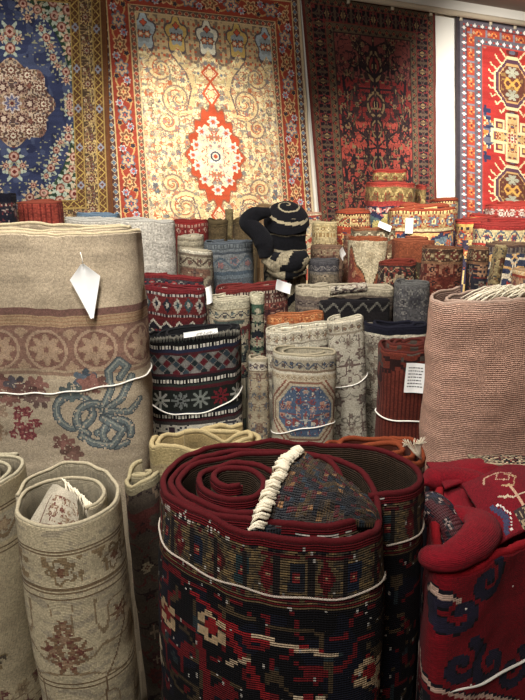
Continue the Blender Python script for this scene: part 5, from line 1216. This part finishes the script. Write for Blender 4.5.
roll('red rolled rug with yellow line and gold border, below the right hanging rug', 456, 506, 222, 3.50, .12, styled([(.02, (186, 56, 44)), (.010, (220, 180, 90)), (.018, (60, 46, 50), 'tooth', ((206, 170, 100),), .03), (.06, (178, 138, 84), 'rosette', ((180, 60, 40), (90, 100, 120), (220, 190, 130), (140, 60, 50)), .08)], (70, 64, 84), ((196, 90, 60), (214, 180, 110)), .06, 5), yb=250, turns=2.8, t=.018, gap=.034, bind=(156, 54, 46), bind_r=.011, seed=103, tele=.06, slope=.03)
roll('flat topped red rolled rug with cream leaf band, at the right edge', 474, 560, 226, 3.24, .12, styled([(.022, (152, 44, 40)), (.062, (206, 186, 134), 'arch', ((90, 100, 110), (176, 60, 50), (70, 70, 90)), .065), (.012, (40, 36, 46), 'tooth', ((214, 196, 150),), .018), (.012, (180, 60, 48)), (.012, (206, 180, 120), 'tooth', ((70, 50, 50),), .018)], (80, 84, 120), ((206, 110, 60), (214, 190, 130), (180, 60, 50), (50, 56, 90)), .08, 6, vine=.09), yb=260, turns=2.6, t=.018, gap=.036, bind=(150, 46, 42), bind_r=.011, seed=105, tele=.05, k=.006)
roll('rose red rolled rug with white medallions standing behind the flat topped one, right edge', 486, 560, 206, 3.92, .13, styled([(.025, (196, 70, 60)), (.05, (170, 60, 54), 'circles', ((220, 206, 190), (150, 60, 60), (206, 150, 130)), .06)], (150, 60, 56), ((206, 180, 150), (70, 60, 90)), .05, 6), yb=225, turns=2.4, t=.018, gap=.034, bind=(196, 66, 54), bind_r=.011, seed=107, tele=.03, slope=.02)
# left far things
roll('dark navy rolled rug with cream flowers at the left edge under the blue hanging rug', -20, 18, 195, 3.0, .09, styled([(.035, (22, 22, 34)), (.03, (40, 36, 44), 'rosette', ((170, 150, 130), (110, 50, 50)), .06)], (30, 30, 42), ((150, 130, 120), (100, 46, 50)), .05, 4), yb=222, turns=2, t=.014, gap=.026, bind=(24, 24, 36), bind_r=.009, seed=109)
root, pts, s, top, H, u0 = roll('ribbed terracotta red folded rug under the blue hanging rug, left', 18, 66, 204, 3.3, .11, styled([(.012, (150, 64, 48))], (150, 60, 46), extra=lambda rgb, u, v: rgb.__setitem__(np.abs(per(u, .022)) < .003, (112, 40, 34))), yb=222, turns=2.4, t=.018, gap=.032, bind=(164, 76, 56), bind_r=.012, seed=111, slope=.02, tele=.02)
roll('small red rolled rug with fine border between the pale grey and the olive rolls', 172, 211, 222, 3.7, .09, styled([(.014, (150, 40, 38)), (.02, (170, 130, 110), 'tooth', ((130, 40, 40),), .02), (.04, (140, 50, 46), 'diamond', ((190, 150, 130), (110, 34, 36)), .04)], (130, 44, 40)), yb=240, turns=2.2, t=.014, gap=.026, bind=(156, 44, 40), bind_r=.009, seed=113)
OL = styled([(.03, (104, 88, 58), 'lines', ((84, 70, 46),), .02)], (98, 82, 56))
roll('squat olive brown plush roll, left one of the pair below the cream hanging rug', 206, 232, 222, 4.0, .10, OL, yb=240, turns=1.8, t=.03, gap=.045, bind=(110, 94, 64), bind_r=.022, seed=115, rimn=.01)
roll('squat olive brown plush roll, right one of the pair, nearest the slumped black rug', 231, 262, 222, 3.98, .10, OL, yb=240, turns=1.8, t=.03, gap=.045, bind=(106, 90, 60), bind_r=.022, seed=117, rimn=.01)
roll('narrow pale olive roll standing up between the two squat plush rolls', 224, 236, 210, 4.3, .06, styled([], (140, 124, 84)), yb=225, turns=1.6, t=.02, gap=.03, bind=(150, 132, 92), bind_r=.012, seed=119)
roll('tan rolled rug with tufted edge behind the black and cream bundle', 250, 284, 208, 4.2, .09, styled([(.03, (150, 120, 82))], (140, 110, 76), ((170, 140, 100),), .05, 4), yb=225, turns=2, t=.016, gap=.03, bind=(160, 128, 88), bind_r=.012, seed=121, slope=.2, rimn=.03)
roll('cream rolled rug with red flowered edge, right behind the slumped black rug', 290, 324, 214, 4.25, .08, styled([(.02, (206, 186, 150)), (.03, (176, 70, 54), 'rosette', ((214, 190, 150), (90, 90, 110)), .05)], (190, 170, 130), ((176, 70, 54), (120, 120, 120)), .05, 4), yb=240, turns=2, t=.014, gap=.026, bind=(196, 150, 120), bind_r=.008, seed=123)
roll('brown rolled rug standing low between the pale gold and the rust medallion ones', 343, 356, 236, 3.60, .055, styled([], (110, 70, 54), ((150, 120, 90), (70, 44, 40)), .04, 4), yb=262, turns=1.8, t=.012, gap=.024, bind=(140, 90, 64), bind_r=.007, seed=125)
